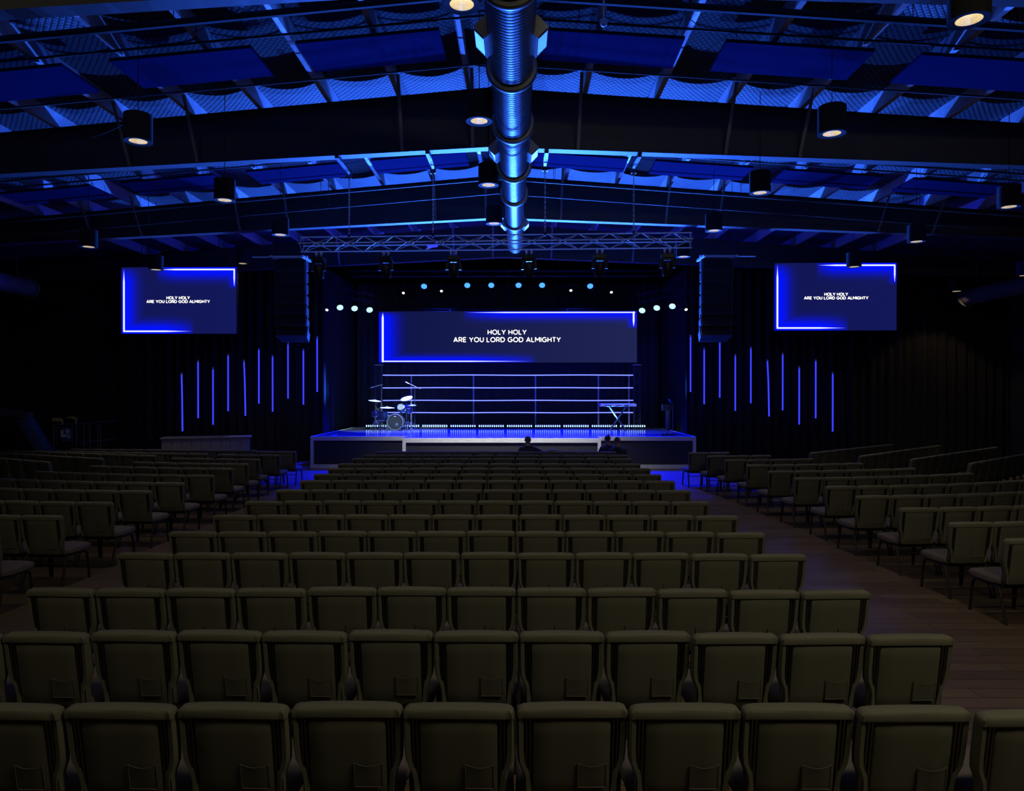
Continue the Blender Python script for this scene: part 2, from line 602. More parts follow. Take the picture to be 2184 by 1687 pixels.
cl_x = [-10.6, -7.8, -4.97, -2.2, 1.36, 4.06, 6.85, 9.6]
BAYN = ['near', 'far']
for bi, y0 in enumerate((10.43, 15.73)):
    for x in cl_x:
        loc, ry = slope_T(x, y0 + .47 - x * .02, 5.36)
        side = 'left' if x < XR else 'right'
        idx = sorted([q for q in cl_x if (q < XR) == (x < XR)], key=lambda q: abs(q - XR)).index(x)
        t = empty('acoustic_panel', loc, 0, f'flat blue-lit ceiling acoustic panel, {BAYN[bi]} roof bay, {ORD[idx]} {side} of the duct', 'acoustic panel', 'ceiling acoustic panels')
        t.rotation_euler = (0, ry, -R(1.2))
        MB().box(-1.06, 1.06, -.47, .47, -.025, .025).build('board', M['cloud'], t, bevel=.006)
        for sx in (-.9, .9):
            for sy in (-.4, .4):
                MB().tube([(sx, sy, .02), (sx, sy, .26)], .004, 5).build('hanger', M['cord'], t)

RAILS = [(9.62, 5.36, .05, 'thick dark'), (10.30, 5.42, .018, 'thin upper'), (11.62, 5.34, .016, 'thin sagging'),
         (14.9, 5.32, .03, 'grey'), (15.60, 5.42, .018, 'thin'), (16.9, 5.05, .02, 'conduit'), (17.6, 4.9, .014, 'cable')]
for k, (Y, h, r_, ad) in enumerate(RAILS):
    m = MB()
    m.tube([(x, Y - x * .021, CZ + h - ST * abs(x - XR) + .005 * math.sin(x)) for x in (WL + .4, -12, -6, XR, 6, 11, WR - .4)], r_, 6)
    for x in (-9.2, -4.68, 0.0 + .87, 5.2, 9.3):
        m.tube([(x, Y - x * .021, CZ + h - ST * abs(x - XR)), (x, Y - x * .021, roof(x) - .12)], .006, 5)
    nm = 'conduit_pipe' if ad in ('conduit', 'cable') else 'ceiling_rail'
    o = m.build(nm, M['blkm'] if k in (0, 1) else M['steel'])
    tag(o, f'{ad} pipe across the ceiling, {ORD[k]} of the crosswise pipes counted from the camera', 'pipe', 'crosswise ceiling pipes')

# sway cables
for (a, b, lab) in (((-4.68, 10.3, 7.55), (-3.1, 9.5, 7.8), 'thin slack diagonal cable between rails left of the duct'),
                    ((-7.4, 12.4, 6.8), (-6.3, 12.0, 7.1), 'thin slanting cable under the left purlins by the first beam'),
                    ((2.6, 10.3, 7.6), (1.3, 9.0, 7.9), 'thin diagonal cable over the panels right of the duct')):
    m = MB()
    pts = []
    for i in range(9):
        t = i / 8
        p = Vector(a).lerp(Vector(b), t)
        p.z -= .06 * 4 * t * (1 - t)
        pts.append(p)
    m.tube(pts, .006, 5)
    tag(m.build('sway_cable', M['cord']), lab, 'cable')

# ------------------------------------------------------------------ spiral duct
DX, DH = -0.08, 4.10
DZ = CZ + DH
duct = empty('spiral_duct', (DX, 6.0, DZ), 0, 'large round ribbed metal duct hanging along the roof ridge towards the stage', 'duct')
RY = Matrix.Rotation(-PI / 2, 4, 'X')     # lathe Z -> +Y


def ductR(y):
    return 0.27 if y < 12.9 else (0.235 if y < 14.7 else 0.21)


joints = [5.2, 7.08, 9.04, 10.9, 12.9, 14.7, 17.0, 20.0]
for a, b in zip(joints[:-1], joints[1:]):
    prof = []
    r = ductR((a + b) / 2)
    if a < 14.6:
        y = a
        while y < b - .001:
            p = .062
            prof += [(r, y - 6), (r + .002, y + p * .36 - 6), (r, y + p * .72 - 6), (r - .010, y + p * .80 - 6), (r - .010, y + p * .92 - 6)]
            y += p
        prof.append((r, b - 6))
    else:
        prof = [(r, a - 6), (r, b - 6)]
    MB().lathe(prof, 64, RY).build('duct_section', M['duct'], duct, smooth=True)
MB().lathe([(0.0, 14.0), (.21, 14.0)], 40, RY).build('end_cap', M['duct'], duct)
for j in joints[:-1]:
    r = ductR(j - .1) + .012
    MB().lathe([(r - .02, j - 6.05), (r + .03, j - 6.045), (r + .045, j - 6.02), (r + .045, j - 5.98), (r + .03, j - 5.955), (r - .02, j - 5.95)], 64, RY).build('joint_ring', M['ductring'], duct, smooth=True)
    MB().tube([(-(r + .03), j - 6, 0), (-(r + .03), j - 6, .3), (-.1, j - 6, 1.2)], .008, 5).build('hanger_strap', M['steel'], duct)
for yb, hl in ((8.02, .50), (11.95, .48), (17.2, .46)):
    r = ductR(yb)
    for s in (-1, 1):
        # square take-off box turned on its corner, grille on its outer lower face
        cx, q = s * (r + .02), .132 if yb < 15 else .118
        sec = [(cx - s * q, 0), (cx, -q), (cx + s * q, 0), (cx, q)]
        bt = MB()
        bt.loft([[(x, yb - 6, z) for x, z in sec], [(x, yb - 6 + hl, z) for x, z in sec]])
        bo = bt.build('diffuser_box', M['ductbox'], duct, bevel=.006)
        (xa, za), (xb, zb) = sec[1], sec[2]
        g = MB()
        for k in range(8):
            t0 = .14 + k * .1
            x_, z_ = xa + (xb - xa) * t0 + s * .004, za + (zb - za) * t0 - .004
            g.box(x_ - .005, x_ + .005, yb - 6 + .05, yb - 6 + hl - .05, z_ - .005, z_ + .005)
        for yy in (yb - 6 + .04, yb - 6 + hl - .05):
            g.tube([(xa + (xb - xa) * .1 + s * .004, yy, za + (zb - za) * .1 - .004), (xa + (xb - xa) * .9 + s * .004, yy, za + (zb - za) * .9 - .004)], .008, 4)
        g.build('grille', M['ductring'], bo)
for s, X, Y0, Y1, zc in ((1, 14.5, 19.5, 23.3, CZ + 3.1), (-1, -14.4, 15.5, 21.0, CZ + 3.1)):
    side = 'right' if s > 0 else 'left'
    t = empty('side_duct', (X, Y0, zc), 0, f'dark round duct high along the {side} side of the hall', 'duct')
    MB().lathe([(.26, 0), (.26, Y1 - Y0)], 32, RY).build('duct_pipe', M['steel'], t, smooth=True)
    MB().lathe([(.25, Y1 - Y0 - .05), (.31, Y1 - Y0 - .04), (.31, Y1 - Y0 + .04), (.0, Y1 - Y0 + .04)], 32, RY).build('duct_collar', M['steel'], t, smooth=True)
    m = MB()
    for yy in (.5, Y1 - Y0 - .5):
        m.tube([(0, yy, .2), (0, yy, roof(X) - zc - .02)], .01, 5)
    m.build('hanger_rod', M['steel'], t)


# ------------------------------------------------------------------ pendants
def make_pendant(r=.185, h=.385):
    t = bpy.data.objects.new('pendant_light', None)
    col.objects.link(t)
    # origin at mouth centre
    MB().lathe([(r - .012, .0), (r, .0), (r, h - .01), (r - .015, h), (0, h)], 40).build('housing', M['blkm'], t, smooth=True)
    rf = MB()
    n = 32
    prof = [(r * .64, .008), (r * .60, .05), (r * .52, .10), (r * .36, .15)]
    rf.lathe(prof, 20)
    fl = MB().lathe([(r * .64, .008), (r, .0)], 40).build('rim', M['blkm'], t, smooth=True)
    rfo = rf.build('reflector', M['reflector'], t)
    MB().lathe([(r * .36, .15), (0, .155)], 24).build('lamp', M['lamp'], t)
    return t


HP = 3.76
rows = [  # px, py(mouth) , Y, label
    (985, 12, 6.96, 'black cylinder pendant light nearest the camera, touching the top edge left of the duct'),
    (1022, 260, 9.95, 'black cylinder pendant light left of the duct, in front of the first wide beam'),
    (1042, 396, 13.0, 'black cylinder pendant light left of the duct, below the first wide beam'),
    (1054, 478, 16.0, 'small black cylinder pendant light left of the duct, just above the lighting truss'),
    (2060, 50, 6.96, 'large black cylinder pendant light at the top right corner of the photo'),
    (1771, 289, 9.95, 'black cylinder pendant light on the right, overlapping the first wide beam'),
    (1619, 414, 13.0, 'black cylinder pendant light on the right, just under the first wide beam'),
    (1521, 494, 16.0, 'small black cylinder pendant light beside the right end of the lighting truss'),
    (1456, 549, 19.1, 'tiny pendant light behind the right end of the lighting truss'),
    (292, 301, 9.95, 'black cylinder pendant light on the left, overlapping the first wide beam'),
    (478, 427, 13.0, 'black cylinder pendant light on the left, just under the first wide beam'),
    (597, 501, 16.0, 'small black cylinder pendant light beside the left end of the lighting truss'),
    (2145, 445, 13.0, 'black cylinder pendant light at the right edge of the photo under the beam'),
    (1950, 518, 16.0, 'dim pendant light on the far right, above and outside the right screen'),
    (1818, 571, 19.1, 'small pendant light covering the top edge of the right screen'),
    (185, 526, 16.0, 'dim pendant light on the far left, above and outside the left screen'),
    (330, 575, 19.1, 'small pendant light covering the top edge of the left screen'),
    (2035, 623, 22.4, 'tiny pendant light over the black drape at far right'),
    (2178, 590, 19.3, 'small pendant light cut by the right edge above the side duct'),
    (516, 562, 22.3, 'tiny pendant light beyond the top right corner of the left screen'),
]
pend = make_pendant()
pends = [pend] + [copy_tree(pend) for _ in rows[1:]]
for k, (px, py, Y, lab) in enumerate(rows):
    t = pends[k]
    p = at(px, py, Y)
    t.location = p
    tag(t, lab, 'pendant light', 'pendant lights')
    L = roof(p.x) - p.z - .02
    MB().tube([(0, 0, .38), (0, 0, L)], .006, 6).build('cord', M['cord'], t)
for k, (px, py, Y, lab) in enumerate(rows):
    p = at(px, py, Y)
    light('SPOT', (p.x, p.y, p.z - .01), (p.x, p.y, 0), 105, (1.0, .88, .62), .07, spot=80, blend=.9, name='pendant_glow')
light('SPOT', at(2035, 619, 22.9) + Vector((0, 0, -.05)), (14.4, 24.4, 0), 60, (1, .72, .45), .08, spot=95, blend=.3, name='pendant_glow')

# small ceiling camera-like sensor
t = empty('ceiling_sensor', at(1287, 52, 9.4), 0, 'small round white ceiling sensor hanging from a purlin right of the duct', 'sensor')
MB().lathe([(0, -.03), (.035, -.03), (.05, 0), (.055, .04), (.03, .06), (.012, .07), (.012, .5)], 20).build('sensor_body', M['galv'], t, smooth=True)
MB().lathe([(0, -.045), (.025, -.04), (.03, -.03)], 16).build('sensor_lens', M['blk'], t, smooth=True)


# ------------------------------------------------------------------ trusses
def truss(name, p0, p1, side, label, cat='truss', diamond=False, r=.018, chord_r=.022, pitch=.42, material=None, group=None):
    p0 = Vector(p0)
    p1 = Vector(p1)
    d = (p1 - p0)
    L = d.length
    q = d.to_track_quat('X', 'Z')
    t = bpy.data.objects.new(name, None)
    col.objects.link(t)
    t.location = p0
    t.rotation_mode = 'QUATERNION'
    t.rotation_quaternion = q
    tag(t, label, cat, group)
    material = material or M['alu']
    h = side / 2
    cs = [(h, h), (h, -h), (-h, -h), (-h, h)]
    if diamond:
        k = side / math.sqrt(2)
        cs = [(0, k), (k, 0), (0, -k), (-k, 0)]
    for (y, z) in cs:
        MB().tube([(0, y, z), (L, y, z)], chord_r, 8).build('chord', material, t, smooth=True)
    m = MB()
    n = max(2, int(L / pitch))
    for f in range(4):
        a = cs[f]
        b = cs[(f + 1) % 4]
        for i in range(n):
            x0 = .06 + (L - .12) * i / n
            x1 = .06 + (L - .12) * (i + 1) / n
            u, v = (a, b) if (i + f) % 2 == 0 else (b, a)
            m.tube([(x0, *u), (x1, *v)], r * .5, 5)
        for x in (.03, L - .03):
            m.tube([(x, *a), (x, *b)], r * .6, 5)
    m.build('lacing', material, t)
    return t


tl = at(640, 521, 14.15)
tr = at(1475, 513, 13.75)
truss('lighting_truss', tl, tr, .205, 'silver box truss hanging across the hall on chains with moving lights', diamond=True, pitch=.30, chord_r=.0125, r=.010)


# chain hoists
def chain(px, ytop, n_lab):
    fx = (px - tl.x * 0) if False else None
    u = (px - 640) / (1475 - 640)
    base = tl.lerp(tr, u)
    top_z = frame_z(base.x, False) - .02
    o = empty('chain_hoist', (base.x, base.y, top_z), 0, f'hanging chain with beam clamp holding the lighting truss, {n_lab} from the left', 'chain', 'truss chains')
    Lc = top_z - (base.z + .17)
    cl = MB()
    Yf = 13.25 - base.y
    cl.box(-.035, .035, Yf - .13, Yf + .13, -.07, -.0)
    cl.box(-.05, -.03, -.04, .04, -.16, .01)
    cl.box(.03, .05, -.04, .04, -.16, .01)
    cl.box(-.04, .04, min(Yf, 0) - .02, .05, -.05, -.02)
    cl.tube([(-.05, 0, -.13), (.05, 0, -.13)], .016, 8)
    cl.build('beam_clamp', M['blk'], o)
    m = MB()
    pitch = .048
    n = int((Lc - .12) / pitch)
    for i in range(n + 1):
        zc = -.14 - i * pitch
        ax = i % 2
        pts = []
        for k in range(9):
            a = 2 * PI * k / 8
            u_, v_ = .014 * math.cos(a), .031 * math.sin(a)
            pts.append((u_ if ax else 0, 0 if ax else u_, zc + v_))
        m.tube(pts, .0055, 4)
    m.build('chain_links', M['alu'], o)
    m = MB()
    m.tube([(0, 0, -Lc + .02), (0, -.02, -Lc - .06)], .02, 6)
    m.build('hook', M['blk'], o)


for k, px in enumerate((747, 929, 1168, 1354)):
    chain(px, 335, ORD[k])


# moving heads
def make_mover():
    t = bpy.data.objects.new('moving_light', None)
    col.objects.link(t)
    m = MB()
    for sx in (-.05, .05):
        m.lathe([(.026, -.02), (.032, -.02), (.032, .02), (.026, .02)], 12, Tm((sx, 0, 0), (0, PI / 2, 0)))
        m.tube([(sx, 0, -.02), (sx, 0, -.08)], .009, 6)
    m.build('clamp', M['alu'], t)
    m = MB()
    m.box(-.12, .12, -.09, .09, -.17, -.08)
    m.build('base', M['blk'], t, bevel=.012)
    m = MB()
    for sx in (-1, 1):
        m.tube([(sx * .07, 0, -.18), (sx * .115, 0, -.20), (sx * .125, 0, -.26), (sx * .125, 0, -.35)], .022, 8, sq=1.6)
    m.box(-.09, .09, -.05, .05, -.20, -.17)
    m.build('yoke', M['blk'], t, bevel=0)
    m = MB()
    m.lathe([(0, .14), (.05, .138), (.085, .12), (.10, .08), (.10, -.02), (.095, -.10), (.085, -.14), (.078, -.15)], 24, Tm((0, 0, -.35), (.25, 0, 0)))
    hd = m.build('head', M['blk'], t, smooth=True)
    MB().lathe([(.078, -.148), (.06, -.135), (0, -.13)], 24, Tm((0, 0, -.35), (.25, 0, 0))).build('lens', mat('lens_glass', (.02, .03, .06), .08, 0, spec=1), hd, smooth=True)
    return t


mv = make_mover()
for k, px in enumerate((680, 827, 973, 1134, 1283, 1424)):
    t = mv if k == 0 else copy_tree(mv)
    u = (px - 640) / (1475 - 640)
    p = tl.lerp(tr, u)
    t.location = (p.x, p.y, p.z - .158 - .02)
    t.rotation_euler = (0, 0, random.uniform(-.3, .3))
    tag(t, f'dark moving-head light under the central lighting truss, {ORD[k]} from the left', 'stage light', 'moving lights on the truss')
# little blue blinder lying in the truss
m = MB()
p = at(922, 525, 14.02)
m.box(-.10, .10, -.05, .05, -.02, .02, Tm(p, (0, -.15, 0)))
o = m.build('lamp_box', M['tube'], bevel=.008)
tag(o, 'small blue glowing lamp lying inside the lighting truss left of the duct', 'lamp')


# par cans
def make_par(lensmat, r=.10, name='par_light'):
    t = bpy.data.objects.new(name, None)
    col.objects.link(t)
    # axis -Z local is beam; origin at hook
    Tb = Tm((0, 0, -.24), (R(-52), 0, 0))
    MB().lathe([(r * .95, -.13), (r, -.12), (r, .02), (r * .8, .08), (r * .4, .12), (0, .13)], 24, Tb).build('can', M['blk'], t, smooth=True)
    MB().lathe([(r * .9, -.118), (r * .6, -.128), (0, -.132)], 24, Tb).build('lens', lensmat, t, smooth=True)
    m = MB()
    m.tube([(-r - .015, 0, -.24), (-r - .015, 0, -.08), (0, 0, -.05), (r + .015, 0, -.08), (r + .015, 0, -.24)], .009, 6)
    m.build('yoke', M['blk'], t)
    MB().lathe([(.024, -.02), (.034, -.02), (.034, .02), (.024, .02)], 10, Tm((0, 0, -.034), (0, PI / 2, 0))).build('hook', M['blk'], t)
    return t


# upstage pipe grid for the pars
YP = 26.6
truss('upstage_truss', at(745, 583.5, YP), at(1430, 583.5, YP), .20, 'dark ladder truss over the stage carrying the row of blue lights', pitch=.5, chord_r=.02, r=.012, material=M['blk'], group=None)
for x in (-4.6, -1.5, 1.5, 4.2):
    zu = at(0, 583.5, YP).z + .119
    m = MB().tube([(0, 0, 0), (0, 0, roof(x) - zu - .03)], .012, 6)
    tag(m.build('hanger_cable', M['cord'], loc=(x, YP - .10, zu)), 'thin black steel cable holding the upstage truss', 'cable', 'upstage truss cables')
pb = make_par(M['parblue'], .12)
pc = make_par(M['parcyan'], .12)
pw = make_par(M['parwhite'], .055, 'spot_light')
DROPS = []
used = {'b': False, 'c': False, 'w': False}


def place_par(kind, px, py, Y, lab, grp, rz=0, hook=None):
    src = {'b': pb, 'c': pc, 'w': pw}[kind]
    t = copy_tree(src) if used[kind] else src
    used[kind] = True
    p = at(px, py, Y)
    t.location = (p.x, Y, min(p.z + .34, (hook or 99) + .002))
    t.rotation_euler = (0, 0, rz)
    tag(t, lab, 'stage light', grp)
    zt = hook
    DROPS.append((t, zt))


HK = CZ + (838.5 - 583.5) / F * YP - .119
YF = YP - .10
for k, (px, py) in enumerate(((905, 613), (997, 611), (1048, 611), (1106, 611), (1156, 611), (1258, 613))):
    place_par('b', px, py, YF, f'round glowing blue stage light above the centre screen, {ORD[k]} from the left', 'blue lights above the stage', hook=HK)
for k, (px, py) in enumerate(((861, 627), (942, 623), (1217, 622), (1303, 626))):
    place_par('w', px, py, YF, f'tiny white spotlight above the centre screen, {ORD[k]} from the left', 'white spotlights above the stage', hook=HK)
YS = 24.4
for side, a, b, lights in (('left', (690, 618), (796, 636), (('w', 698, 663), ('c', 724, 658), ('c', 755, 660), ('c', 787, 662))),
                           ('right', (1367, 632), (1470, 618), (('c', 1370, 661), ('c', 1401, 658), ('c', 1434, 656), ('w', 1461, 663)))):
    ta, tb = at(*a, YS), at(*b, YS + (0.6 if side == 'left' else 0))
    if side == 'right':
        ta.y += .6
    sd_t = truss('side_truss', ta, tb, .26, f'short dark box truss on the {side} side of the stage with cyan lights', pitch=.4, chord_r=.014, r=.012, material=M['blk'])
    mid = ta.lerp(tb, .5)
    bpy.context.view_layer.update()
    for q in (ta.lerp(tb, .1), ta.lerp(tb, .9)):
        hc = MB().tube([tuple(q + Vector((0, -.13, .142))), (q.x, q.y - .13, roof(q.x) - .02)], .010, 6).build('hanger_cable', M['cord'], sd_t)
        hc.matrix_parent_inverse = sd_t.matrix_world.inverted()
    for k, (kd, px, py) in enumerate(lights):
        u = (px - a[0]) / (b[0] - a[0])
        q = ta.lerp(tb, max(0, min(1, u)))
        nm = 'tiny white spotlight at the outer end' if kd == 'w' else 'bright cyan stage light'
        place_par(kd, px, py, q.y - .13, f'{nm} under the {side} side truss, {ORD[k]} from the left', f'lights on the {side} side truss', rz=(.35 if side == 'left' else -.35) * (1 if kd == 'c' else 0), hook=q.z - .143)


for t, zt in DROPS:
    if zt and zt > t.location.z + .01:
        MB().tube([(0, 0, -.01), (0, 0, zt - t.location.z)], .012, 6).build('drop_pipe', M['blk'], t)

# ------------------------------------------------------------------ line arrays
def line_array(side):
    s = -1 if side == 'left' else 1
    xc = -6.38 if s < 0 else 5.55
    t = empty('speaker_array', (xc, 20.0, 6.1), 0, f'curved black hanging line array loudspeaker on the {side} side of the stage', 'loudspeaker')
    fr = MB()
    fr.box(-.5, .5, -.05, .05, .03, .09)
    fr.box(-.47, -.41, -.3, .5, .0, .06)
    fr.box(.41, .47, -.3, .5, .0, .06)
    fr.box(-1.05 if s < 0 else .3, -.3 if s < 0 else 1.05, -.02, .02, .05, .08)
    fr.build('rigging_frame', M['alu'], t)
    m = MB()
    for x in (-.45, .45):
        m.tube([(x, 0, .08), (x, 0, roof(xc) - 6.1 - .03)], .010, 6)
    m.build('steel_cable', M['cord'], t)
    y, z, ang = 0.0, 0.0, 0.0
    for k in range(7):
        ang += R([1, 1, 2, 3, 4, 6, 8][k])
        h = .30
        T = Tm((0, y, z), (-ang, 0, 0))
        b = MB()
        wdt = .43
        ring0 = [(-wdt, .0, 0), (wdt, .0, 0), (wdt * .92, .45, -.03), (-wdt * .92, .45, -.03)]
        ring1 = [(-wdt, .0, -h), (wdt, .0, -h), (wdt * .92, .45, -h + .03), (-wdt * .92, .45, -h + .03)]
        b.loft([ring0, ring1], T=T)
        cab = b.build('cabinet', M['shellblk'], t, bevel=.008)
        g = MB()
        g.box(-wdt + .03, wdt - .03, -.012, .0, -h + .02, -.02, T)
        g.build('grille', M['blkm'], cab)
        sp = MB()
        for sx in (-1, 1):
            sp.box(sx * (wdt + .0) - .012, sx * wdt + .012, .03, .07, -h - .02, .02, T)
        sp.build('rigging_link', M['blk'], cab)
        y += h * math.sin(ang)
        z -= (h + .012) * math.cos(ang)
    return t


M['shellblk'] = mat('speaker_black', (0.05, 0.05, 0.055), .5, 0, .2, 30)
line_array('left')
line_array('right')

# ------------------------------------------------------------------ stage
DK = 1.0
st = empty('stage_platform', (-.48, 22.5, 0), 0, 'raised stage with blue-lit deck, dark front panels and pale trim', 'stage')
SX0, SX1 = -6.53, 5.57
MX0, MX1 = -3.48, 2.49
YM = 21.56
ox, oy = -.48, 22.5


def rel(m):
    m.v = [(x - ox, y - oy, z) for x, y, z in m.v]
    return m


rel(MB().box(SX0, SX1, 22.5, 29.4, DK - .03, DK).box(MX0, MX1, YM, 22.5, DK - .03, DK)).build('deck', M['deck'], st)
rel(MB().box(SX0 + .02, SX1 - .02, 22.53, 29.3, .04, DK - .03).box(MX0 + .02, MX1 - .02, YM + .03, 22.53, .04, DK - .03)).build('fascia', M['fascia'], st)


def trimboard(x0, x1, y, z0, z1):
    rel(MB().box(x0, x1, y - .02, y + .03, z0, z1)).build('trim_board', M['trim'], st, bevel=.004)


for (x0, x1, y) in ((SX0, MX0, 22.5), (MX0, MX1, YM), (MX1, SX1, 22.5)):
    trimboard(x0, x1, y, DK - .13, DK + .004)
    trimboard(x0, x1, y, 0, .12)
for (x, y) in ((SX0, 22.5), (SX1 - .10, 22.5), (MX0, YM), (MX1 - .10, YM)):
    rel(MB().box(x, x + .10, y - .024, y + .08, .12, DK - .13)).build('corner_post', M['trim'], st, bevel=.004)
for x in (SX0 - .0, SX1 - .03):
    rel(MB().box(x, x + .03, 22.55, 29.3, DK - .13, DK + .004)).build('trim_board', M['trim'], st)


# drapes
def drape(x0, x1, y0, y1, z0, z1, name, mt, lab, amp=.07, wl=.32, cat='curtain', group=None):
    L = math.hypot(x1 - x0, y1 - y0)
    n = int(L / wl * 8)
    dx, dy = (x1 - x0) / L, (y1 - y0) / L
    nx, ny = -dy, dx
    front, back = [], []
    for i in range(n + 1):
        t = i / n
        s = t * L
        a = amp * math.sin(2 * PI * s / wl + .8 * math.sin(s * 1.7)) + amp * .4 * math.sin(2 * PI * s / wl * .43)
        p = (x0 + dx * s + nx * a, y0 + dy * s + ny * a)
        front.append(p)
    m = MB()
    vs = []
    zs = [z0, z0 + (z1 - z0) * .5, z1]
    for z in zs:
        vs += [(p[0], p[1], z) for p in front]
    off = len(vs)
    for z in zs:
        vs += [(p[0] + nx * .02, p[1] + ny * .02, z) for p in front]
    k = n + 1
    fs = []
    for b in (0, off):
        for j in range(2):
            for i in range(n):
                fs.append((b + j * k + i, b + j * k + i + 1, b + (j + 1) * k + i + 1, b + (j + 1) * k + i))
    m.add(vs, fs)
    o = m.build(name, mt, smooth=True)
    tag(o, lab, cat, group)
    return o


drape(WL + .1, -6.75, 24.9, 24.9, 0.0, 7.0, 'drape', M['curtain'], 'tall black pleated drape behind the vertical blue tubes on the left')
drape(5.85, WR - .1, 24.9, 24.9, 0.0, 7.0, 'drape', M['curtain'], 'tall black pleated drape behind the vertical blue tubes on the right')
drape(-6.8, -6.8, 25.0, 29.8, 0.0, 6.8, 'side_drape', M['curtain'], 'black side drape closing the left wing of the stage', amp=.03)
drape(5.95, 5.95, 25.0, 29.8, 0.0, 6.8, 'side_drape', M['curtain'], 'black side drape closing the right wing of the stage', amp=.03)
drape(-6.7, 5.85, 29.9, 29.9, 0, 6.9, 'backdrop_curtain', M['backdrop'], 'dark blue-lit backdrop curtain at the back of the stage', amp=.025)

def arc(cx, cy, rx, ry, a0, a1, n=14):
    return [(cx + rx * math.cos(R(a0 + (a1 - a0) * i / n)), cy + ry * math.sin(R(a0 + (a1 - a0) * i / n))) for i in range(n + 1)]


GLYPH = {   # bold sans capitals: width, centre lines in a unit box
    'H': (.80, [[(0, 0), (0, 1)], [(1, 0), (1, 1)], [(0, .5), (1, .5)]]),
    'O': (1.02, [arc(.5, .5, .5, .5, 0, 360, 28)]),
    'L': (.62, [[(0, 1), (0, 0), (1, 0)]]),
    'Y': (.84, [[(0, 1), (.5, .45), (1, 1)], [(.5, .45), (.5, 0)]]),
    'A': (.90, [[(0, 0), (.5, 1), (1, 0)], [(.18, .27), (.82, .27)]]),
    'R': (.76, [[(0, 0), (0, 1), (.5, 1)] + arc(.55, .71, .42, .29, 90, -90, 10) + [(0, .42)], [(.5, .42), (1, 0)]]),
    'E': (.66, [[(1, 1), (0, 1), (0, 0), (1, 0)], [(0, .5), (.88, .5)]]),
    'U': (.80, [[(0, 1), (0, .42)] + arc(.5, .42, .5, .42, 180, 360, 14) + [(1, 1)]]),
    'D': (.86, [[(0, 0), (0, 1), (.35, 1)] + arc(.42, .5, .58, .5, 90, -90, 14) + [(0, 0)]]),
    'G': (.96, [arc(.52, .5, .52, .5, 48, 330, 24) + [(1, .22), (1, .48), (.6, .48)]]),
    'M': (.98, [[(0, 0), (0, 1), (.5, .38), (1, 1), (1, 0)]]),
    'I': (.17, [[(.5, 0), (.5, 1)]]),
    'T': (.74, [[(0, 1), (1, 1)], [(.5, 1), (.5, 0)]]),
}


def ribbon(m, pts, hw=.085, d=.012):
    for a_, b_ in zip(pts[:-1], pts[1:]):
        dx, dz = b_[0] - a_[0], b_[1] - a_[1]
        L_ = math.hypot(dx, dz) or 1
        nx, nz = -dz / L_ * hw, dx / L_ * hw
        q = [(a_[0] + nx, a_[1] + nz), (a_[0] - nx, a_[1] - nz), (b_[0] - nx, b_[1] - nz), (b_[0] + nx, b_[1] + nz)]
        m.loft([[(x_, -d, z_) for x_, z_ in q], [(x_, 0, z_) for x_, z_ in q]])
    for p in pts[1:-1]:
        m.loft([[(p[0] + hw * math.cos(a_), y_, p[1] + hw * math.sin(a_)) for a_ in [2 * PI * k_ / 10 for k_ in range(10)]] for y_ in (-d, 0)])


# LED wall furniture
YL = 28.0


def screen(name, x0, x1, z0, z1, y, mt, label, tw, lines):
    W, H = x1 - x0, z1 - z0
    t = empty(name, ((x0 + x1) / 2, y, z0), 0, label, 'screen')
    MB().box(-W / 2 - .02, W / 2 + .02, .02, .12, -.02, H + .02).build('casing', M['blk'], t)
    MB().box(-W / 2, W / 2, -.005, .02, 0, H).build('display', mt, t)
    for (txt, cx, cz, width) in lines:
        lm = MB()
        x = 0.0
        for ch in txt:
            if ch == ' ':
                x += .42
                continue
            wd, strokes = GLYPH[ch]
            for st_ in strokes:
                ribbon(lm, [(x + .085 + p[0] * (wd - .17), .085 + p[1] * .83) for p in st_])
            x += wd + .11
        tot = x - .11
        k = width / tot
        lm.v = [((vx - tot / 2) * k, vy, (vz - .5) * k) for vx, vy, vz in lm.v]
        o = lm.build('lyric_line', M['text'], t)
        o.location = (cx, -.012, cz)
    return t


YC = 28.3
a, b = at(808, 773, YC), at(1358, 664, YC)
W, H = b.x - a.x, b.z - a.z
u = W / 550
sc_m = screen_mat('centre_display', W, H, (0.0045, 0.0065, 0.065), (0.014, 0.018, 0.085), [
    (8 * u, 2.5 * u, 8 * u, 106 * u, 2.6 * u, 26 * u, 14 * u, ('z', 108 * u, 12 * u, -1)),
    (8 * u, 2.5 * u, 335 * u, 2.5 * u, 1.5 * u, 18 * u, 10 * u, ('x', 335 * u, 140 * u, -1)),
    (185 * u, 106.5 * u, 545 * u, 106.5 * u, 1.5 * u, 18 * u, 12 * u, ('x', 180 * u, 90 * u, 1)),
    (543 * u, 77 * u, 543 * u, 106.5 * u, 2.4 * u, 10 * u, 10 * u, ('z', 72 * u, 16 * u, 1)),
])
cc = at(1081.5, 716.5, YC)
screen('centre_screen', a.x, b.x, a.z, b.z, YC, sc_m, 'wide central LED screen with white song lyrics above the stage', 0,
       [('HOLY HOLY', cc.x - (a.x + b.x) / 2, at(0, 708.5, YC).z - a.z, 83 * u), ('ARE YOU LORD GOD ALMIGHTY', cc.x - (a.x + b.x) / 2, at(0, 724.5, YC).z - a.z, 229 * u)])
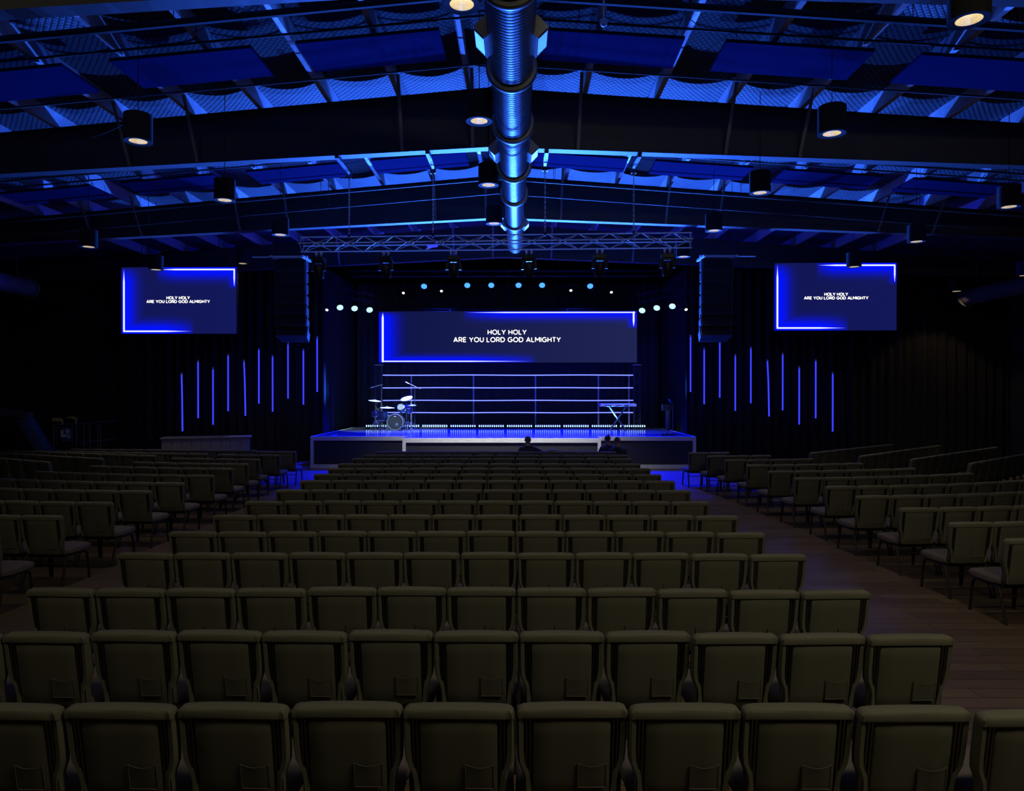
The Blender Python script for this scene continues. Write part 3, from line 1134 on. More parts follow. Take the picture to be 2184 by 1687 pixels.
# screen hanging bars
m = MB()
for px in (840, 905, 960, 1010, 1083, 1150, 1210, 1270, 1330):
    x = at(px, 0, YC + .08).x
    m.box(x - .03, x + .03, YC + .05, YC + .12, b.z, b.z + .09)
m.tube([(a.x, YC + .1, b.z + .1), (b.x, YC + .1, b.z + .1)], .025, 8)
for px in (900, 1083, 1266):
    x = at(px, 0, YC + .1).x
    m.tube([(x, YC + .1, b.z + .1), (x, YC + .1, roof(x) - .02)], .012, 6)
tag(m.build('screen_hanging_bar', M['blk']), 'dark pipe with hooks holding the central screen from above', 'pipe')
YW = 22.0
for side, (x0, x1, y0, y1), tx, topx in (('left', (256, 502, 711, 569), (378, 634.5, 642.5), 75), ('right', (1651, 1908, 705, 562), (1780, 628.5, 636.5), 88)):
    a, b = at(x0, y0, YW), at(x1, y1, YW)
    W, H = b.x - a.x, b.z - a.z
    u = YW / F
    Wp = x1 - x0
    Hp = y0 - y1
    sm = screen_mat(side + '_display', W, H, (0.006, 0.008, 0.085), (0.0065, 0.009, 0.10), [
        (5 * u, 5 * u, 5 * u, (Hp - 4) * u, 2.3 * u, 22 * u, 12 * u, ('z', (Hp - 2) * u, 30 * u, -1)),
        (5 * u, 5 * u, 152 * u, 5 * u, 2.0 * u, 12 * u, 17 * u, ('x', 155 * u, 60 * u, -1)),
        (topx * u, (Hp - 5) * u, (Wp - 4) * u, (Hp - 5) * u, 2.0 * u, 12 * u, 17 * u, ('x', topx * u, 40 * u, 1)),
        ((Wp - 4) * u, (Hp - 40) * u, (Wp - 4) * u, (Hp - 5) * u, 2.0 * u, 10 * u, 8 * u, ('z', (Hp - 46) * u, 22 * u, 1)),
    ])
    cx = at(tx[0], 0, YW).x - (a.x + b.x) / 2
    t = screen('side_screen', a.x, b.x, a.z, b.z, YW, sm, f'{side} side projection screen with song lyrics and blue glowing border', 0,
               [('HOLY HOLY', cx, at(0, tx[1], YW).z - a.z, 50 * u), ('ARE YOU LORD GOD ALMIGHTY', cx, at(0, tx[2], YW).z - a.z, 136 * u)])
    m = MB()
    for sx in (-1.2, 1.2):
        m.tube([(sx, .1, H), (sx, .1, roof((a.x + b.x) / 2) - a.z - .12)], .012, 6)
    m.build('hanging_cable', M['cord'], t)

for k, (y_, dx) in enumerate(((800, 0), (827, 1), (854, 2), (880, 3))):
    m = MB()
    pts = []
    for i in range(41):
        q = at(816 + (1350 - 816) * i / 40, y_ + .25 * math.sin(i * .35 + dx * 1.3), YL)
        pts.append(q)
    m.tube(pts, .018, 8)
    o = m.build('light_line', M['rope'], smooth=True)
    tag(o, f'long horizontal glowing blue light line behind the band, {ORD[k]} from the top', 'light strip', 'horizontal light lines')
for k, px in enumerate((877, 1010, 1142, 1276, 1341)):
    q = at(px, 803, YL + .12)
    o = MB().box(-.026, .026, -.02, .02, 0, q.z + .05 - DK).build('upright_post', M['brace'], loc=(q.x, q.y, DK))
    tag(o, f'slim grey upright post behind the light lines, {ORD[k]} from the left', 'post', 'upright posts')
zt = at(0, 779, 28.0).z
for side, px in (('left', 807), ('right', 1358)):
    q = at(px, 0, 28.05)
    t = truss('truss_tower', (q.x, 28.05, DK + .03), (q.x, 28.05, zt), .24, f'vertical box truss tower at the {side} end of the light lines', pitch=.26, chord_r=.012, r=.012, material=M['flange'])
    MB().box(-.02, .0, -.16, .16, -.16, .16).build('base_plate', M['blk'], t)
    MB().box(zt - DK - .03, zt - DK, -.15, .15, -.15, .15).build('top_plate', M['alu'], t)

# pixel battens
def make_batten():
    t = bpy.data.objects.new('led_batten', None)
    col.objects.link(t)
    MB().box(-.49, .49, -.03, .07, .02, .17).build('body', M['blk'], t, bevel=.008)
    m = MB()
    for x in (-.35, .35):
        m.box(x - .02, x + .02, -.06, .08, 0, .022)
    m.build('foot', M['blk'], t)
    for k in range(12):
        o = MB().lathe([(.026, 0), (.022, -.012), (0, -.017)], 16).mesh('lens', M['pixel'], True) if k == 0 else o_me
        o_me = o
        ob = bpy.data.objects.new('lens', o_me)
        col.objects.link(ob)
        ob.parent = t
        ob.location = (-.45 + .0818 * k, -.034, .115)
        ob.rotation_euler = (-PI / 2 + .3, 0, 0)
        ob.scale = (1, 1.7, 1)
    return t


bt = make_batten()
for k, x in enumerate(BATX):
    t = bt if k == 0 else copy_tree(bt)
    t.location = (x, 27.2, DK)
    tag(t, f'floor bar of twelve bright blue-white lamps at the stage back, {ORD[k]} from the left', 'stage light', 'floor light bars')

# vertical tubes
TUB_L = [(384.5, 797, 920), (420, 770, 892), (452, 786, 906), (484.5, 757, 877), (518.5, 770, 887), (550.5, 744, 861), (580, 759, 878), (613, 733, 850), (646, 746, 863), (675.5, 720, 836)]
TUB_R = [(1472, 718, 836), (1501, 745, 862), (1534, 730, 848), (1567, 758, 876), (1600, 742, 860), (1635, 769, 888), (1667.5, 755, 875), (1702.5, 784, 905), (1737.5, 769, 892), (1773.5, 796, 920)]
for side, lst in (('left', TUB_L), ('right', TUB_R)):
    for k, (px, y0, y1) in enumerate(lst):
        Y = 24.6
        p, q = at(px, y0, Y), at(px, y1, Y)
        t = empty('light_tube', p, 0, f'vertical glowing blue tube on the {side} drape, {ORD[k]} from the left', 'light tube', f'blue tubes on the {side} drape')
        lean = {('left', 0): .03, ('left', 4): .05, ('right', 5): .06}.get((side, k), .0)
        L = p.z - q.z
        tb = MB().tube([(0, 0, 0), (lean * .6, 0, -L * .4), (lean, 0, -L)], .026, 10).build('tube', M['tube'], t, smooth=True)
        MB().tube([(0, 0, .05), (0, 0, -.03)], .031, 10).build('end_cap', M['galv'], t)
        MB().tube([(0, 0, .04), (0, 0, 6.897 - p.z)], .004, 4).build('cord', M['cord'], t)


for side, x0, x1 in (('left', WL + .3, -6.8), ('right', 5.8, WR - .3)):
    m = MB()
    m.tube([(x0, 24.6, 6.92), (x1, 24.6, 6.92)], .024, 8)
    for k in range(4):
        x = x0 + (x1 - x0) * (k + .5) / 4
        m.tube([(x, 24.6, 6.93), (x, 24.6, roof(x) - .02)], .010, 5)
    tag(m.build('hanging_pipe', M['blk']), f'dark horizontal pipe from which the {side} blue tubes hang', 'pipe')

# ------------------------------------------------------------------ drum kit (26.3 m away)
YD = 26.3


def dp(zx, zy, Y=YD):
    return at(760 + zx * .09484, 770 + zy * .09484, Y)


def stand(parent, top, spread=.28, r=.012):
    """tripod; top = height above deck, local origin on the deck"""
    MB().tube([(0, 0, .18), (0, 0, top)], r, 8).build('pole', M['chrome'], parent, smooth=True)
    for a in (0.5, 2.6, 4.7):
        MB().tube([(0, 0, .32), (spread * math.cos(a), spread * math.sin(a), .012)], .010, 6).build('leg', M['chrome'], parent)


def drum(name, c, r, h, tilt, lab, legs=0, cat='drum'):
    t = empty(name, (c.x, c.y, DK), 0, lab, cat)
    z = c.z - DK
    T = Tm((0, 0, z), tilt)
    MB().lathe([(r, -h / 2), (r, h / 2)], 32, T).build('shell', M['shell'], t, smooth=True)
    MB().lathe([(r * .98, h / 2 - .004), (0, h / 2 - .004)], 32, T).build('batter_head', M['drumskin'], t)
    MB().lathe([(r * .98, -h / 2 + .004), (0, -h / 2 + .004)], 32, T).build('resonant_head', M['drumskin'], t)
    for zz in (-h / 2, h / 2):
        MB().lathe([(r + .002, zz - .018), (r + .014, zz - .014), (r + .014, zz + .014), (r + .002, zz + .018), (r + .002, zz - .018)], 32, T).build('hoop', M['chrome'], t, smooth=True)
    m = MB()
    for k in range(8):
        a = 2 * PI * k / 8 + .2
        m.tube([((r + .014) * math.cos(a), (r + .014) * math.sin(a), -h / 2), ((r + .014) * math.cos(a), (r + .014) * math.sin(a), h / 2)], .005, 5, T)
        m.lathe([(0, -.022), (.012, -.02), (.012, .02), (0, .022)], 8, T @ Matrix.Translation(((r + .006) * math.cos(a), (r + .006) * math.sin(a), 0)))
    m.build('lug', M['chrome'], t)
    if legs == 3:
        for k in range(3):
            a = 2 * PI * k / 3 + .4
            MB().tube([((r + .02) * math.cos(a), (r + .02) * math.sin(a), z + .05), ((r + .02) * math.cos(a), (r + .02) * math.sin(a), 0.01)], .008, 6).build('leg', M['chrome'], t)
    elif legs == 1:
        stand(t, z - h / 2 + .02, .22)
    return t


# bass drum lies on its side facing the hall
c = dp(890, 1380)
t = empty('bass_drum', (c.x, c.y, DK), 0, 'large bass drum with black front head and chrome hoop facing the hall', 'drum')
RD = .285
zc = RD + .02
TB = Tm((0, 0, zc), (PI / 2, 0, 0))
MB().lathe([(RD, -.22), (RD, .22)], 48, TB).build('shell', M['shell'], t, smooth=True)
MB().lathe([(RD * .97, .218), (0, .222)], 48, TB).build('front_head', M['blkm'], t, smooth=True)
MB().lathe([(RD - .012, .20), (RD + .016, .20), (RD + .018, .235), (RD - .004, .24), (RD - .012, .225)], 48, TB).build('front_hoop', M['drumskin'], t, smooth=True)
MB().lathe([(RD, -.20), (RD + .016, -.20), (RD + .018, -.235), (RD - .004, -.24)], 48, TB).build('rear_hoop', M['chrome'], t, smooth=True)
MB().lathe([(0, .228), (.05, .228), (.06, .224)], 24, TB @ Matrix.Translation((.06, -.09, 0))).build('port_hole', M['tubedim'] if 'tubedim' in M else M['shell'], t)
MB().box(-.03, .03, -.232, -.226, zc + .2, zc + .225).build('badge', M['white'], t)
m = MB()
for k in range(10):
    a = 2 * PI * k / 10
    m.tube([((RD + .02) * math.cos(a), -.21, zc + (RD + .02) * math.sin(a)), ((RD + .02) * math.cos(a), .21, zc + (RD + .02) * math.sin(a))], .006, 5)
m.build('tension_rod', M['chrome'], t)
for s in (-1, 1):
    MB().tube([(s * .2, -.12, zc - .17), (s * .36, -.2, .01)], .009, 6).build('spur', M['chrome'], t)
drum('rack_tom', dp(1010, 1060, YD), .13, .20, (R(62), 0, R(-8)), 'small rack tom mounted above the bass drum', 1)
drum('rack_tom', dp(1165, 1080, YD + .25), .14, .20, (R(25), 0, 0), 'second rack tom to the right behind the bass drum', 1)
drum('floor_tom', dp(590, 1250, YD + .2), .17, .34, (0, 0, 0), 'deep floor tom left of the bass drum on three legs', 3)
drum('snare_drum', dp(445, 1195, YD + .4), .16, .14, (R(6), 0, 0), 'shallow snare drum on a stand at the left of the kit', 1)


def cymbal(c, r, tilt, lab, double=False):
    t = empty('cymbal', (c.x, c.y, DK), 0, lab, 'cymbal')
    z = c.z - DK
    T = Tm((0, 0, z), tilt)
    MB().lathe([(0, .035), (.025, .03), (.045, .012), (r * .6, .0), (r, -.018), (r, -.021), (r * .6, -.004), (.045, .008), (0, .03)], 40, T).build('plate', M['cymbal'], t, smooth=True)
    if double:
        MB().lathe([(0, -.06), (.045, -.05), (r, -.03), (r, -.033), (.045, -.054), (0, -.065)], 40, T).build('lower_plate', M['cymbal'], t, smooth=True)
    MB().tube([(0, 0, z + .03), (0, 0, z + .08)], .008, 6, ).build('wing_nut', M['chrome'], t)
    stand(t, z + .04, .26)
    return t


cymbal(dp(410, 885), .235, (R(5), R(6), 0), 'leftmost crash cymbal on a tall stand, tilted slightly right')
cymbal(dp(690, 1040, YD - .1), .265, (R(4), R(2), 0), 'bright wide cymbal low over the left drums', False)
cymbal(dp(1125, 830), .225, (R(22), R(-12), 0), 'highest crash cymbal on the right of the drum kit, tilted towards the hall')
cymbal(dp(1235, 985, YD + .1), .18, (R(3), 0, 0), 'flat pair of hi-hat cymbals at the right of the drum kit', True)


def mic_stand(base, h, boom, lab, name='microphone_stand'):
    t = empty(name, (base.x, base.y, DK), 0, lab, 'microphone stand')
    MB().tube([(0, 0, .02), (0, 0, h)], .010, 6).build('pole', M['blkchrome'], t)
    MB().lathe([(.0, .03), (.04, .028), (.13, .012), (.14, 0), (0, 0)], 24).build('base', M['blk'], t, smooth=True)
    if boom:
        p, q = boom
        MB().tube([p, q], .009, 6).build('boom_arm', M['blkchrome'], t)
        d = (Vector(q) - Vector(p)).normalized()
        MB().tube([q, tuple(Vector(q) + d * .14)], .018, 8).build('microphone', M['chrome'], t)
    else:
        MB().tube([(0, 0, h), (0, -.02, h + .06)], .012, 8).build('clip', M['blk'], t)
    return t


M['blkchrome'] = mat('dark_chrome', (.25, .25, .27), .25, .9)
b0 = dp(560, 1500, YD + .5)
mic_stand(Vector((b0.x, YD + .5, 0)), dp(0, 530, YD + .5).z - DK, ((.05, 0, dp(0, 525, YD + .5).z - DK), (-.29, 0, dp(0, 580, YD + .5).z - DK)), 'tall boom microphone stand over the left of the drum kit')
b1 = dp(1312, 1500, YD + .3)
h1 = dp(0, 580, YD + .3).z - DK
mic_stand(Vector((b1.x, YD + .3, 0)), h1, ((.22, 0, h1 - .08), (-.22, 0, h1 + .12)), 'tall boom microphone stand over the right of the drum kit')
t = empty('drum_stool', (dp(700, 0, YD + .8).x, YD + .8, DK), 0, 'dark round drum stool behind the floor tom', 'stool')
MB().lathe([(0, .55), (.13, .545), (.15, .52), (.15, .47), (.12, .46), (0, .46)], 24).build('cushion', M['blk'], t, smooth=True)
stand(t, .47, .25)
t = empty('floor_microphone', (dp(1180, 0, YD - .3).x, YD - .3, DK), 0, 'low microphone on a short stand at the bass drum front head', 'microphone stand')
MB().tube([(0, 0, .02), (0, 0, .24), (-.14, 0, .19), (-.22, .0, .16)], .008, 6).build('boom_arm', M['chrome'], t)
MB().tube([(-.22, 0, .16), (-.31, .0, .13)], .022, 8).build('microphone', M['chrome'], t)
MB().lathe([(0, .02), (.09, .012), (.1, 0), (0, 0)], 20).build('base', M['blk'], t, smooth=True)
# hardware rack on the left
t = empty('cymbal_rack', (dp(520, 0, YD - .25).x, YD - .25, DK), 0, 'low chrome pedal and clamp hardware in front of the left drums', 'drum hardware')
MB().tube([(-.14, 0, .36), (.16, 0, .36)], .010, 6).build('cross_bar', M['chrome'], t)
for x in (-.14, 0, .16):
    MB().tube([(x, 0, .36), (x, 0, .01)], .008, 6).build('leg', M['chrome'], t)
MB().box(.02, .1, -.16, .1, .0, .03).build('pedal', M['chrome'], t, bevel=.006)

# keyboard
k0, k1 = at(1280, 867, 26.3), at(1357, 861, 26.3)
t = empty('keyboard_piano', ((k0.x + k1.x) / 2, 26.3, k0.z), 0, 'silver electronic keyboard on the right of the stage, back panel facing the hall', 'keyboard')
Wk = k1.x - k0.x
MB().box(-Wk / 2, Wk / 2, -.02, .30, 0, .10).build('body', M['keybody'], t, bevel=.012)
m = MB()
for k in range(52):
    x = -Wk / 2 + .06 + (Wk - .12) * k / 52
    m.box(x, x + (Wk - .12) / 52 * .9, .17, .31, .10, .112)
m.build('white_keys', M['white'], t)
m = MB()
for k in range(51):
    if k % 7 in (1, 4):
        continue
    x = -Wk / 2 + .06 + (Wk - .12) * (k + .7) / 52
    m.box(x, x + .012, .16, .26, .11, .122)
m.build('black_keys', M['blk'], t)
m = MB()
for x0, x1 in ((-.5, -.25), (-.1, .1), (.22, .38)):
    m.box(x0, x1, -.025, -.018, .025, .05)
m.build('socket_strip', M['chrome'], t)
zk = k0.z
t2 = empty('keyboard_stand', ((k0.x + k1.x) / 2, 26.4, DK), 0, 'grey crossed X-shaped stand under the keyboard', 'stand')
hk = zk - DK
for i, s in enumerate((-1, 1)):
    m = MB()
    for y in (-.08 + .03 * i, .14 + .03 * i):
        m.tube([(s * .30, y, hk - .015), (s * -.26, y, .03)], .018, 8)
    m.tube([(s * -.26, -.14, .02), (s * -.26, .24, .02)], .016, 8)
    m.tube([(s * .30, -.12, hk - .015), (s * .30, .22, hk - .015)], .014, 8)
    m.build('cross_leg', M['flange'], t2)
MB().tube([(0, -.12, hk * .47), (0, .2, hk * .47)], .028, 10).build('pivot', M['chrome'], t2)

# mic stands at the stage front
p = at(709, 928, 23.3)
mic_stand(Vector((p.x, 23.3, 0)), 1.5, None, 'thin straight microphone stand at the left front corner of the stage')
p = at(1434, 928, 23.4)
mic_stand(Vector((p.x, 23.4, 0)), 1.0, ((0, 0, 1.0), (-.06, -.05, 1.06)), 'straight microphone stand at the right front of the stage')
t = empty('music_stand', (at(1424, 0, 24.2).x, 24.2, DK), 0, 'dark music stand with upright plate behind the right microphone stand', 'music stand')
MB().tube([(0, 0, .02), (0, 0, .7)], .012, 6).build('pole', M['blk'], t)
MB().box(-.07, .07, -.012, .012, .10, .78).build('plate', M['shellblk'], t)
MB().box(-.2, .2, -.01, .01, .76, .98, Tm((0, 0, 0), (.0, 0, 0))).build('desk', M['blk'], t)
MB().lathe([(0, .02), (.15, .012), (.16, 0), (0, 0)], 20).build('base', M['blk'], t)
t = empty('pedal_board', (at(1424, 0, 23.1).x, 23.1, DK), 0, 'low black guitar pedal board at the right front stage edge', 'pedal board')
MB().box(-.25, .2, -.1, .12, .0, .05).build('tray', M['blk'], t, bevel=.006)
for k, x in enumerate((-.2, -.08, .05)):
    MB().box(x, x + .08, -.06, .06, .05, .085).build('pedal', M['chrome'], t, bevel=.006)
m = MB()
m.tube([(0, 0, .006), (-.4, -.15, .006), (-.7, .1, .006), (-1.0, .5, .006)], .006, 5)
tag(m.build('stage_cable', M['cord'], loc=(5.0, 23.4, DK)), 'thin black cable lying on the stage beside the pedal board', 'cable')
# ------------------------------------------------------------------ counter and lift on the left
a0, a1 = at(341, 935, 20.7), at(530, 931, 21.5)
ang = math.atan2(a1.y - a0.y, a1.x - a0.x)
Lc = math.hypot(a1.x - a0.x, a1.y - a0.y)
t = empty('counter', (a0.x, a0.y, 0), ang, 'low grey wooden counter left of the stage behind the chairs', 'counter')
zt_ = a1.z
MB().box(-.04, Lc + .06, -.06, .75, zt_ - .035, zt_).build('worktop', M['wood'], t, bevel=.004)
MB().box(0, Lc, 0, .7, 0, zt_ - .035).build('cabinet', M['wood'], t)
m = MB()
for k in range(9):
    m.box(Lc * k / 9 + .01, Lc * (k + 1) / 9 - .01, -.02, 0, .08, zt_ - .07)
m.build('front_slats', M['wood'], t)

LX, LY = at(160, 0, 21.0).x, 21.0
t = empty('boom_lift', (LX, LY, 0), 0, 'parked boom lift with dark railed basket and yellow guards at far left', 'boom lift')


def lp(px, py, Y=21.0):
    p = at(px, py, Y)
    return (p.x - LX, Y - LY, p.z)


def zp(zx, zy, Y=21.0):
    return lp(zx * .10531, 860 + zy * .10531, Y)


m = MB()
r_ = .022
for Y in (21.0, 21.75):
    m.tube([zp(1040, 440, Y), zp(1500, 430, Y)], r_, 8)
    m.tube([zp(1040, 440, Y), zp(1040, 1000, Y)], r_, 8)
    m.tube([zp(1500, 430, Y), zp(1500, 1000, Y)], r_, 8)
    m.tube([zp(1085, 500, Y), zp(1410, 490, Y), zp(1420, 840, Y), zp(1120, 850, Y), zp(1085, 780, Y), zp(1085, 500, Y)], r_ * .8, 8)
m.tube([zp(1500, 430), zp(1650, 425), zp(1740, 400), zp(2060, 380)], r_, 8)
m.tube([zp(1500, 840), zp(1650, 835), zp(1800, 790), zp(2000, 768)], r_, 8)
m.tube([zp(1520, 770, 21.75), zp(2000, 765, 21.75)], r_ * .8, 8)
m.tube([zp(1520, 410, 21.75), zp(2060, 378, 21.75)], r_ * .8, 8)
for zx in (1650, 1770, 1930, 1985):
    m.tube([zp(zx, 400), zp(zx, 1000)], r_ * .8, 8)
for zx, zy in ((1040, 440), (1500, 430), (1500, 830), (2055, 380), (1990, 766)):
    m.tube([zp(zx, zy, 21.0), (zp(zx, zy, 21.0)[0] + (0 if zx < 1900 else .0), .75, zp(zx, zy, 21.0)[2])], r_ * .8, 8)
m.build('basket_rails', M['flange'], t)
zb = zp(0, 1000)[2]
x_l, x_r = zp(1040, 0)[0], zp(2000, 0)[0]
MB().box(x_l - .03, x_r + .03, -.05, .8, zb - .08, zb).build('basket_floor', M['blk'], t)
pa, pb_ = zp(1205, 780, 20.94), zp(1400, 510, 20.94)
sg = MB().box(pa[0], pb_[0], -.06, -.04, pa[2], pb_[2]).build('sign_board', M['liftblue'], t)
m = MB()
for (x0, z0, x1, z1) in ((1208, 690, 1262, 545), (1262, 690, 1325, 630), (1312, 580, 1385, 525), (1312, 625, 1345, 580), (1350, 600, 1385, 575), (1348, 705, 1398, 665), (1348, 660, 1365, 625), (1365, 640, 1398, 620)):
    q0, q1 = zp(x0, z0), zp(x1, z1)
    m.box(q0[0], q1[0], -.068, -.06, q0[2], q1[2])
m.build('sign_marks', M['white'], sg)
m = MB()
m.tube([zp(1010, 350), zp(1015, 315), zp(1170, 310), zp(1210, 330), zp(1218, 440)], .022, 8)
m.box(zp(1020, 0)[0], zp(1200, 0)[0], -.02, .02, zp(0, 370)[2], zp(0, 325)[2])
m.build('yellow_guard', M['yellow'], t)
m = MB()
m.tube([zp(1290, 300, 21.1), zp(1440, 280, 21.1), zp(1490, 310, 21.1), zp(1500, 400, 21.1), zp(1440, 430, 21.1)], .022, 8)
m.box(zp(1380, 0)[0], zp(1470, 0)[0], .08, .12, zp(0, 330)[2], zp(0, 295)[2])
m.build('yellow_guard', M['yellow'], t)
MB().box(zp(1230, 0)[0], zp(1400, 0)[0], .15, .35, zp(0, 420)[2], zp(0, 310)[2]).build('control_box', M['blk'], t, bevel=.01)
m = MB()
A, B = Vector(zp(380, 230)), Vector(zp(860, 1010))
d = (B - A).normalized()
nrm = Vector((-d.z, 0, d.x))
def slab(P, Q, wd, dep, y0=0):
    n_ = Vector((-(Q - P).normalized().z, 0, (Q - P).normalized().x)) * wd / 2
    return [[tuple(P + n_ + Vector((0, y0, 0))), tuple(P - n_ + Vector((0, y0, 0))), tuple(P - n_ + Vector((0, y0 + dep, 0))), tuple(P + n_ + Vector((0, y0 + dep, 0)))],
            [tuple(Q + n_ + Vector((0, y0, 0))), tuple(Q - n_ + Vector((0, y0, 0))), tuple(Q - n_ + Vector((0, y0 + dep, 0))), tuple(Q + n_ + Vector((0, y0 + dep, 0)))]]
m.loft(slab(Vector(zp(390, 300)), Vector(zp(860, 1040)), .24, .3))
m.build('boom_arm', M['liftblue'], t, bevel=.02)
m = MB()
m.loft(slab(Vector(zp(300, 330)), Vector(zp(730, 1000)), .05, .06, -.08))
m.build('hydraulic_ram', M['flange'], t)
m = MB()
m.loft(slab(Vector(zp(-400, 120)), Vector(zp(420, 240)), .2, .28))
m.lathe([(0, -.16), (.14, -.16), (.14, .16), (0, .16)], 20, Tm(Vector(zp(400, 270)) + Vector((0, .15, 0)), (PI / 2, 0, 0)))
m.build('upper_arm', M['steel'], t, bevel=0)
xb = zp(860, 0)[0]
MB().box(xb - 1.6, xb + .5, -.35, .75, .25, .62).build('chassis', M['liftblue'], t, bevel=.04)
for x in (xb - 1.2, xb + .15):
    for y in (-.4, .75):
        MB().lathe([(.1, -.1), (.27, -.1), (.3, -.06), (.3, .06), (.27, .1), (.1, .1), (.1, -.1)], 24, Tm((x, y, .3), (PI / 2, 0, 0))).build('wheel', M['blkm'], t, smooth=True)
MB().box(xb + .3, x_l + .2, .1, .3, .45, .6).build('tower_link', M['steel'], t)
# grey wall unit high on the left wall
o = MB().box(-.0, .5, -1.2, 1.2, 0, 2.6).build('wall_cabinet', M['steel'], loc=(WL + .02, 22.5, 4.0))
tag(o, 'dark boxy unit high on the left side wall above the boom lift', 'wall unit')

# ------------------------------------------------------------------ chairs
def back_y(z):
    return -(z - .45) * .165


def ring_back(z, w, rec, fr=.052, rr=-.040):
    """C-shaped section: wraps back at both sides"""
    yo = back_y(z)
    wi = w - .032
    P = [(-wi, rr), (-w + .010, rr - .004), (-w, rr + .014), (-w, .012), (-w + .022, fr - .012), (-w + .06, fr), (-w * .4, fr + .006), (0, fr + .008),
         (w * .4, fr + .006), (w - .06, fr), (w - .022, fr - .012), (w, .012), (w, rr + .014), (w - .010, rr - .004), (wi, rr), (wi - .004, rec), (0, rec), (-wi + .004, rec)]
    return [(x, y + yo, z) for x, y in P]


def backrest_mb():
    m = MB()
    rings = []
    prof = [(.405, .212), (.42, .222), (.50, .226), (.535, .230), (.56, .240), (.60, .256), (.66, .261), (.78, .262), (.815, .262)]
    for z, w_ in prof:
        rings.append(ring_back(z, w_, -.008))
    for z, w_, rec, fr, rr in ((.824, .262, -.010, .050, -.040), (.827, .262, -.048, .050, -.046), (.858, .260, -.050, .048, -.048), (.871, .250, -.043, .038, -.041), (.880, .226, -.022, .018, -.020)):
        rings.append(ring_back(z, w_, rec, fr, rr))
    m.loft(rings)
    return m


def panel_mb():
    m = MB()
    rings = []
    for z in (.395, .405, .50, .62, .74, .822, .834):
        yo = back_y(z)
        e = .186 if z not in (.395, .834) else .180
        b = -.040 if z not in (.395, .834) else -.034
        bl = .006 * math.sin((z - .39) / .45 * PI)
        P = [(-e, -.006), (-e, b + .006), (-e + .008, b), (-.09, b - bl), (0, b - bl * 1.2), (.09, b - bl), (e - .008, b), (e, b + .006), (e, -.006)]
        rings.append([(x, y + yo, z) for x, y in P])
    m.loft(rings)
    return m


def tube_mb(s):
    m = MB()
    for dx_ in (-.009, .009):
        m.tube([(s * (.207 + dx_), back_y(z) - .034 - (.004 if z > .8 else 0), z) for z in (.838, .80, .7, .6, .5, .42)] + [(s * (.210 + dx_), .03, .36)], .0075, 6)
    return m


def pocket_mb():
    m = MB()
    n = 9
    x0, x1, z0, z1 = .030, .165, .470, .595
    vs, fs = [], []
    lv = [0, .35, .7, 1.0]
    for layer in (0, 1):
        for j, v in enumerate(lv):
            for i in range(n):
                u_ = i / (n - 1)
                x = x0 + (x1 - x0) * u_
                dip = .014 * math.sin(PI * u_) * v
                z = z0 + (z1 - z0) * v - dip
                bul = (.004 + .012 * math.sin(PI * u_) * v ** 2 + .003 * math.sin(PI * u_) * math.sin(v * 5))
                y = back_y(z) - .048 - bul + (.0045 if layer else 0)
                vs.append((x, y, z))
    K = n * len(lv)
    for layer in (0, K):
        for j in range(len(lv) - 1):
            for i in range(n - 1):
                fs.append((layer + j * n + i, layer + j * n + i + 1, layer + (j + 1) * n + i + 1, layer + (j + 1) * n + i))
    for i in range(n - 1):
        fs.append((i, i + 1, K + i + 1, K + i))
        a_ = (len(lv) - 1) * n
        fs.append((a_ + i, a_ + i + 1, K + a_ + i + 1, K + a_ + i))
    for j in range(len(lv) - 1):
        for e in (0, n - 1):
            fs.append((j * n + e, (j + 1) * n + e, K + (j + 1) * n + e, K + j * n + e))
    m.add(vs, fs)
    # stitched seam
    pts = []
    for x, z in ((x0, z1), (x0, z0), (x1, z0), (x1, z1)):
        pts.append((x, back_y(z) - .052, z))
    m.tube(pts, .003, 5)
    return m


def seat_mb():
    m = MB()
    rings = []
    for y, w_, zt, zb_ in ((.015, .205, .440, .385), (.03, .222, .452, .378), (.10, .240, .456, .372), (.20, .255, .458, .370), (.36, .258, .460, .370), (.44, .256, .458, .372), (.475, .248, .448, .378), (.488, .238, .425, .392)):
        hw = w_
        P = [(-hw + .02, zb_), (-hw, zb_ + .014), (-hw, zt - .028), (-hw + .012, zt - .010), (-hw + .04, zt), (-hw * .4, zt + .006), (hw * .4, zt + .006), (hw - .04, zt), (hw - .012, zt - .010), (hw, zt - .028), (hw, zb_ + .014), (hw - .02, zb_)]
        rings.append([(x, y, z) for x, z in P])
    m.loft(rings)
    return m


def leg_mb(s, front):
    m = MB()
    if front:
        p = [(s * .225, .22, .360), (s * .225, .35, .360), (s * .227, .40, .350), (s * .230, .425, .318), (s * .236, .435, .25), (s * .246, .452, .0)]
    else:
        p = [(s * .225, .22, .360), (s * .225, .09, .358), (s * .227, .045, .345), (s * .230, .02, .31), (s * .236, -.005, .24), (s * .246, -.085, .0)]
    m.tube(p, .0165, 8, sq=.8)
    return m


def stretcher_mb():
    m = MB()
    m.tube([(-.232, .012, .27), (.232, .012, .27)], .008, 6)
    m.tube([(-.225, .22, .352), (.225, .22, .352)], .011, 6)
    m.box(-.19, .19, .04, .36, .345, .372)
    return m


CH = {
    'backrest': (backrest_mb(), M['fabric'], True), 'back_panel': (panel_mb(), M['panel'], True), 'seat': (seat_mb(), M['seat'], True),
    'under_frame': (stretcher_mb(), M['legs'], False)}


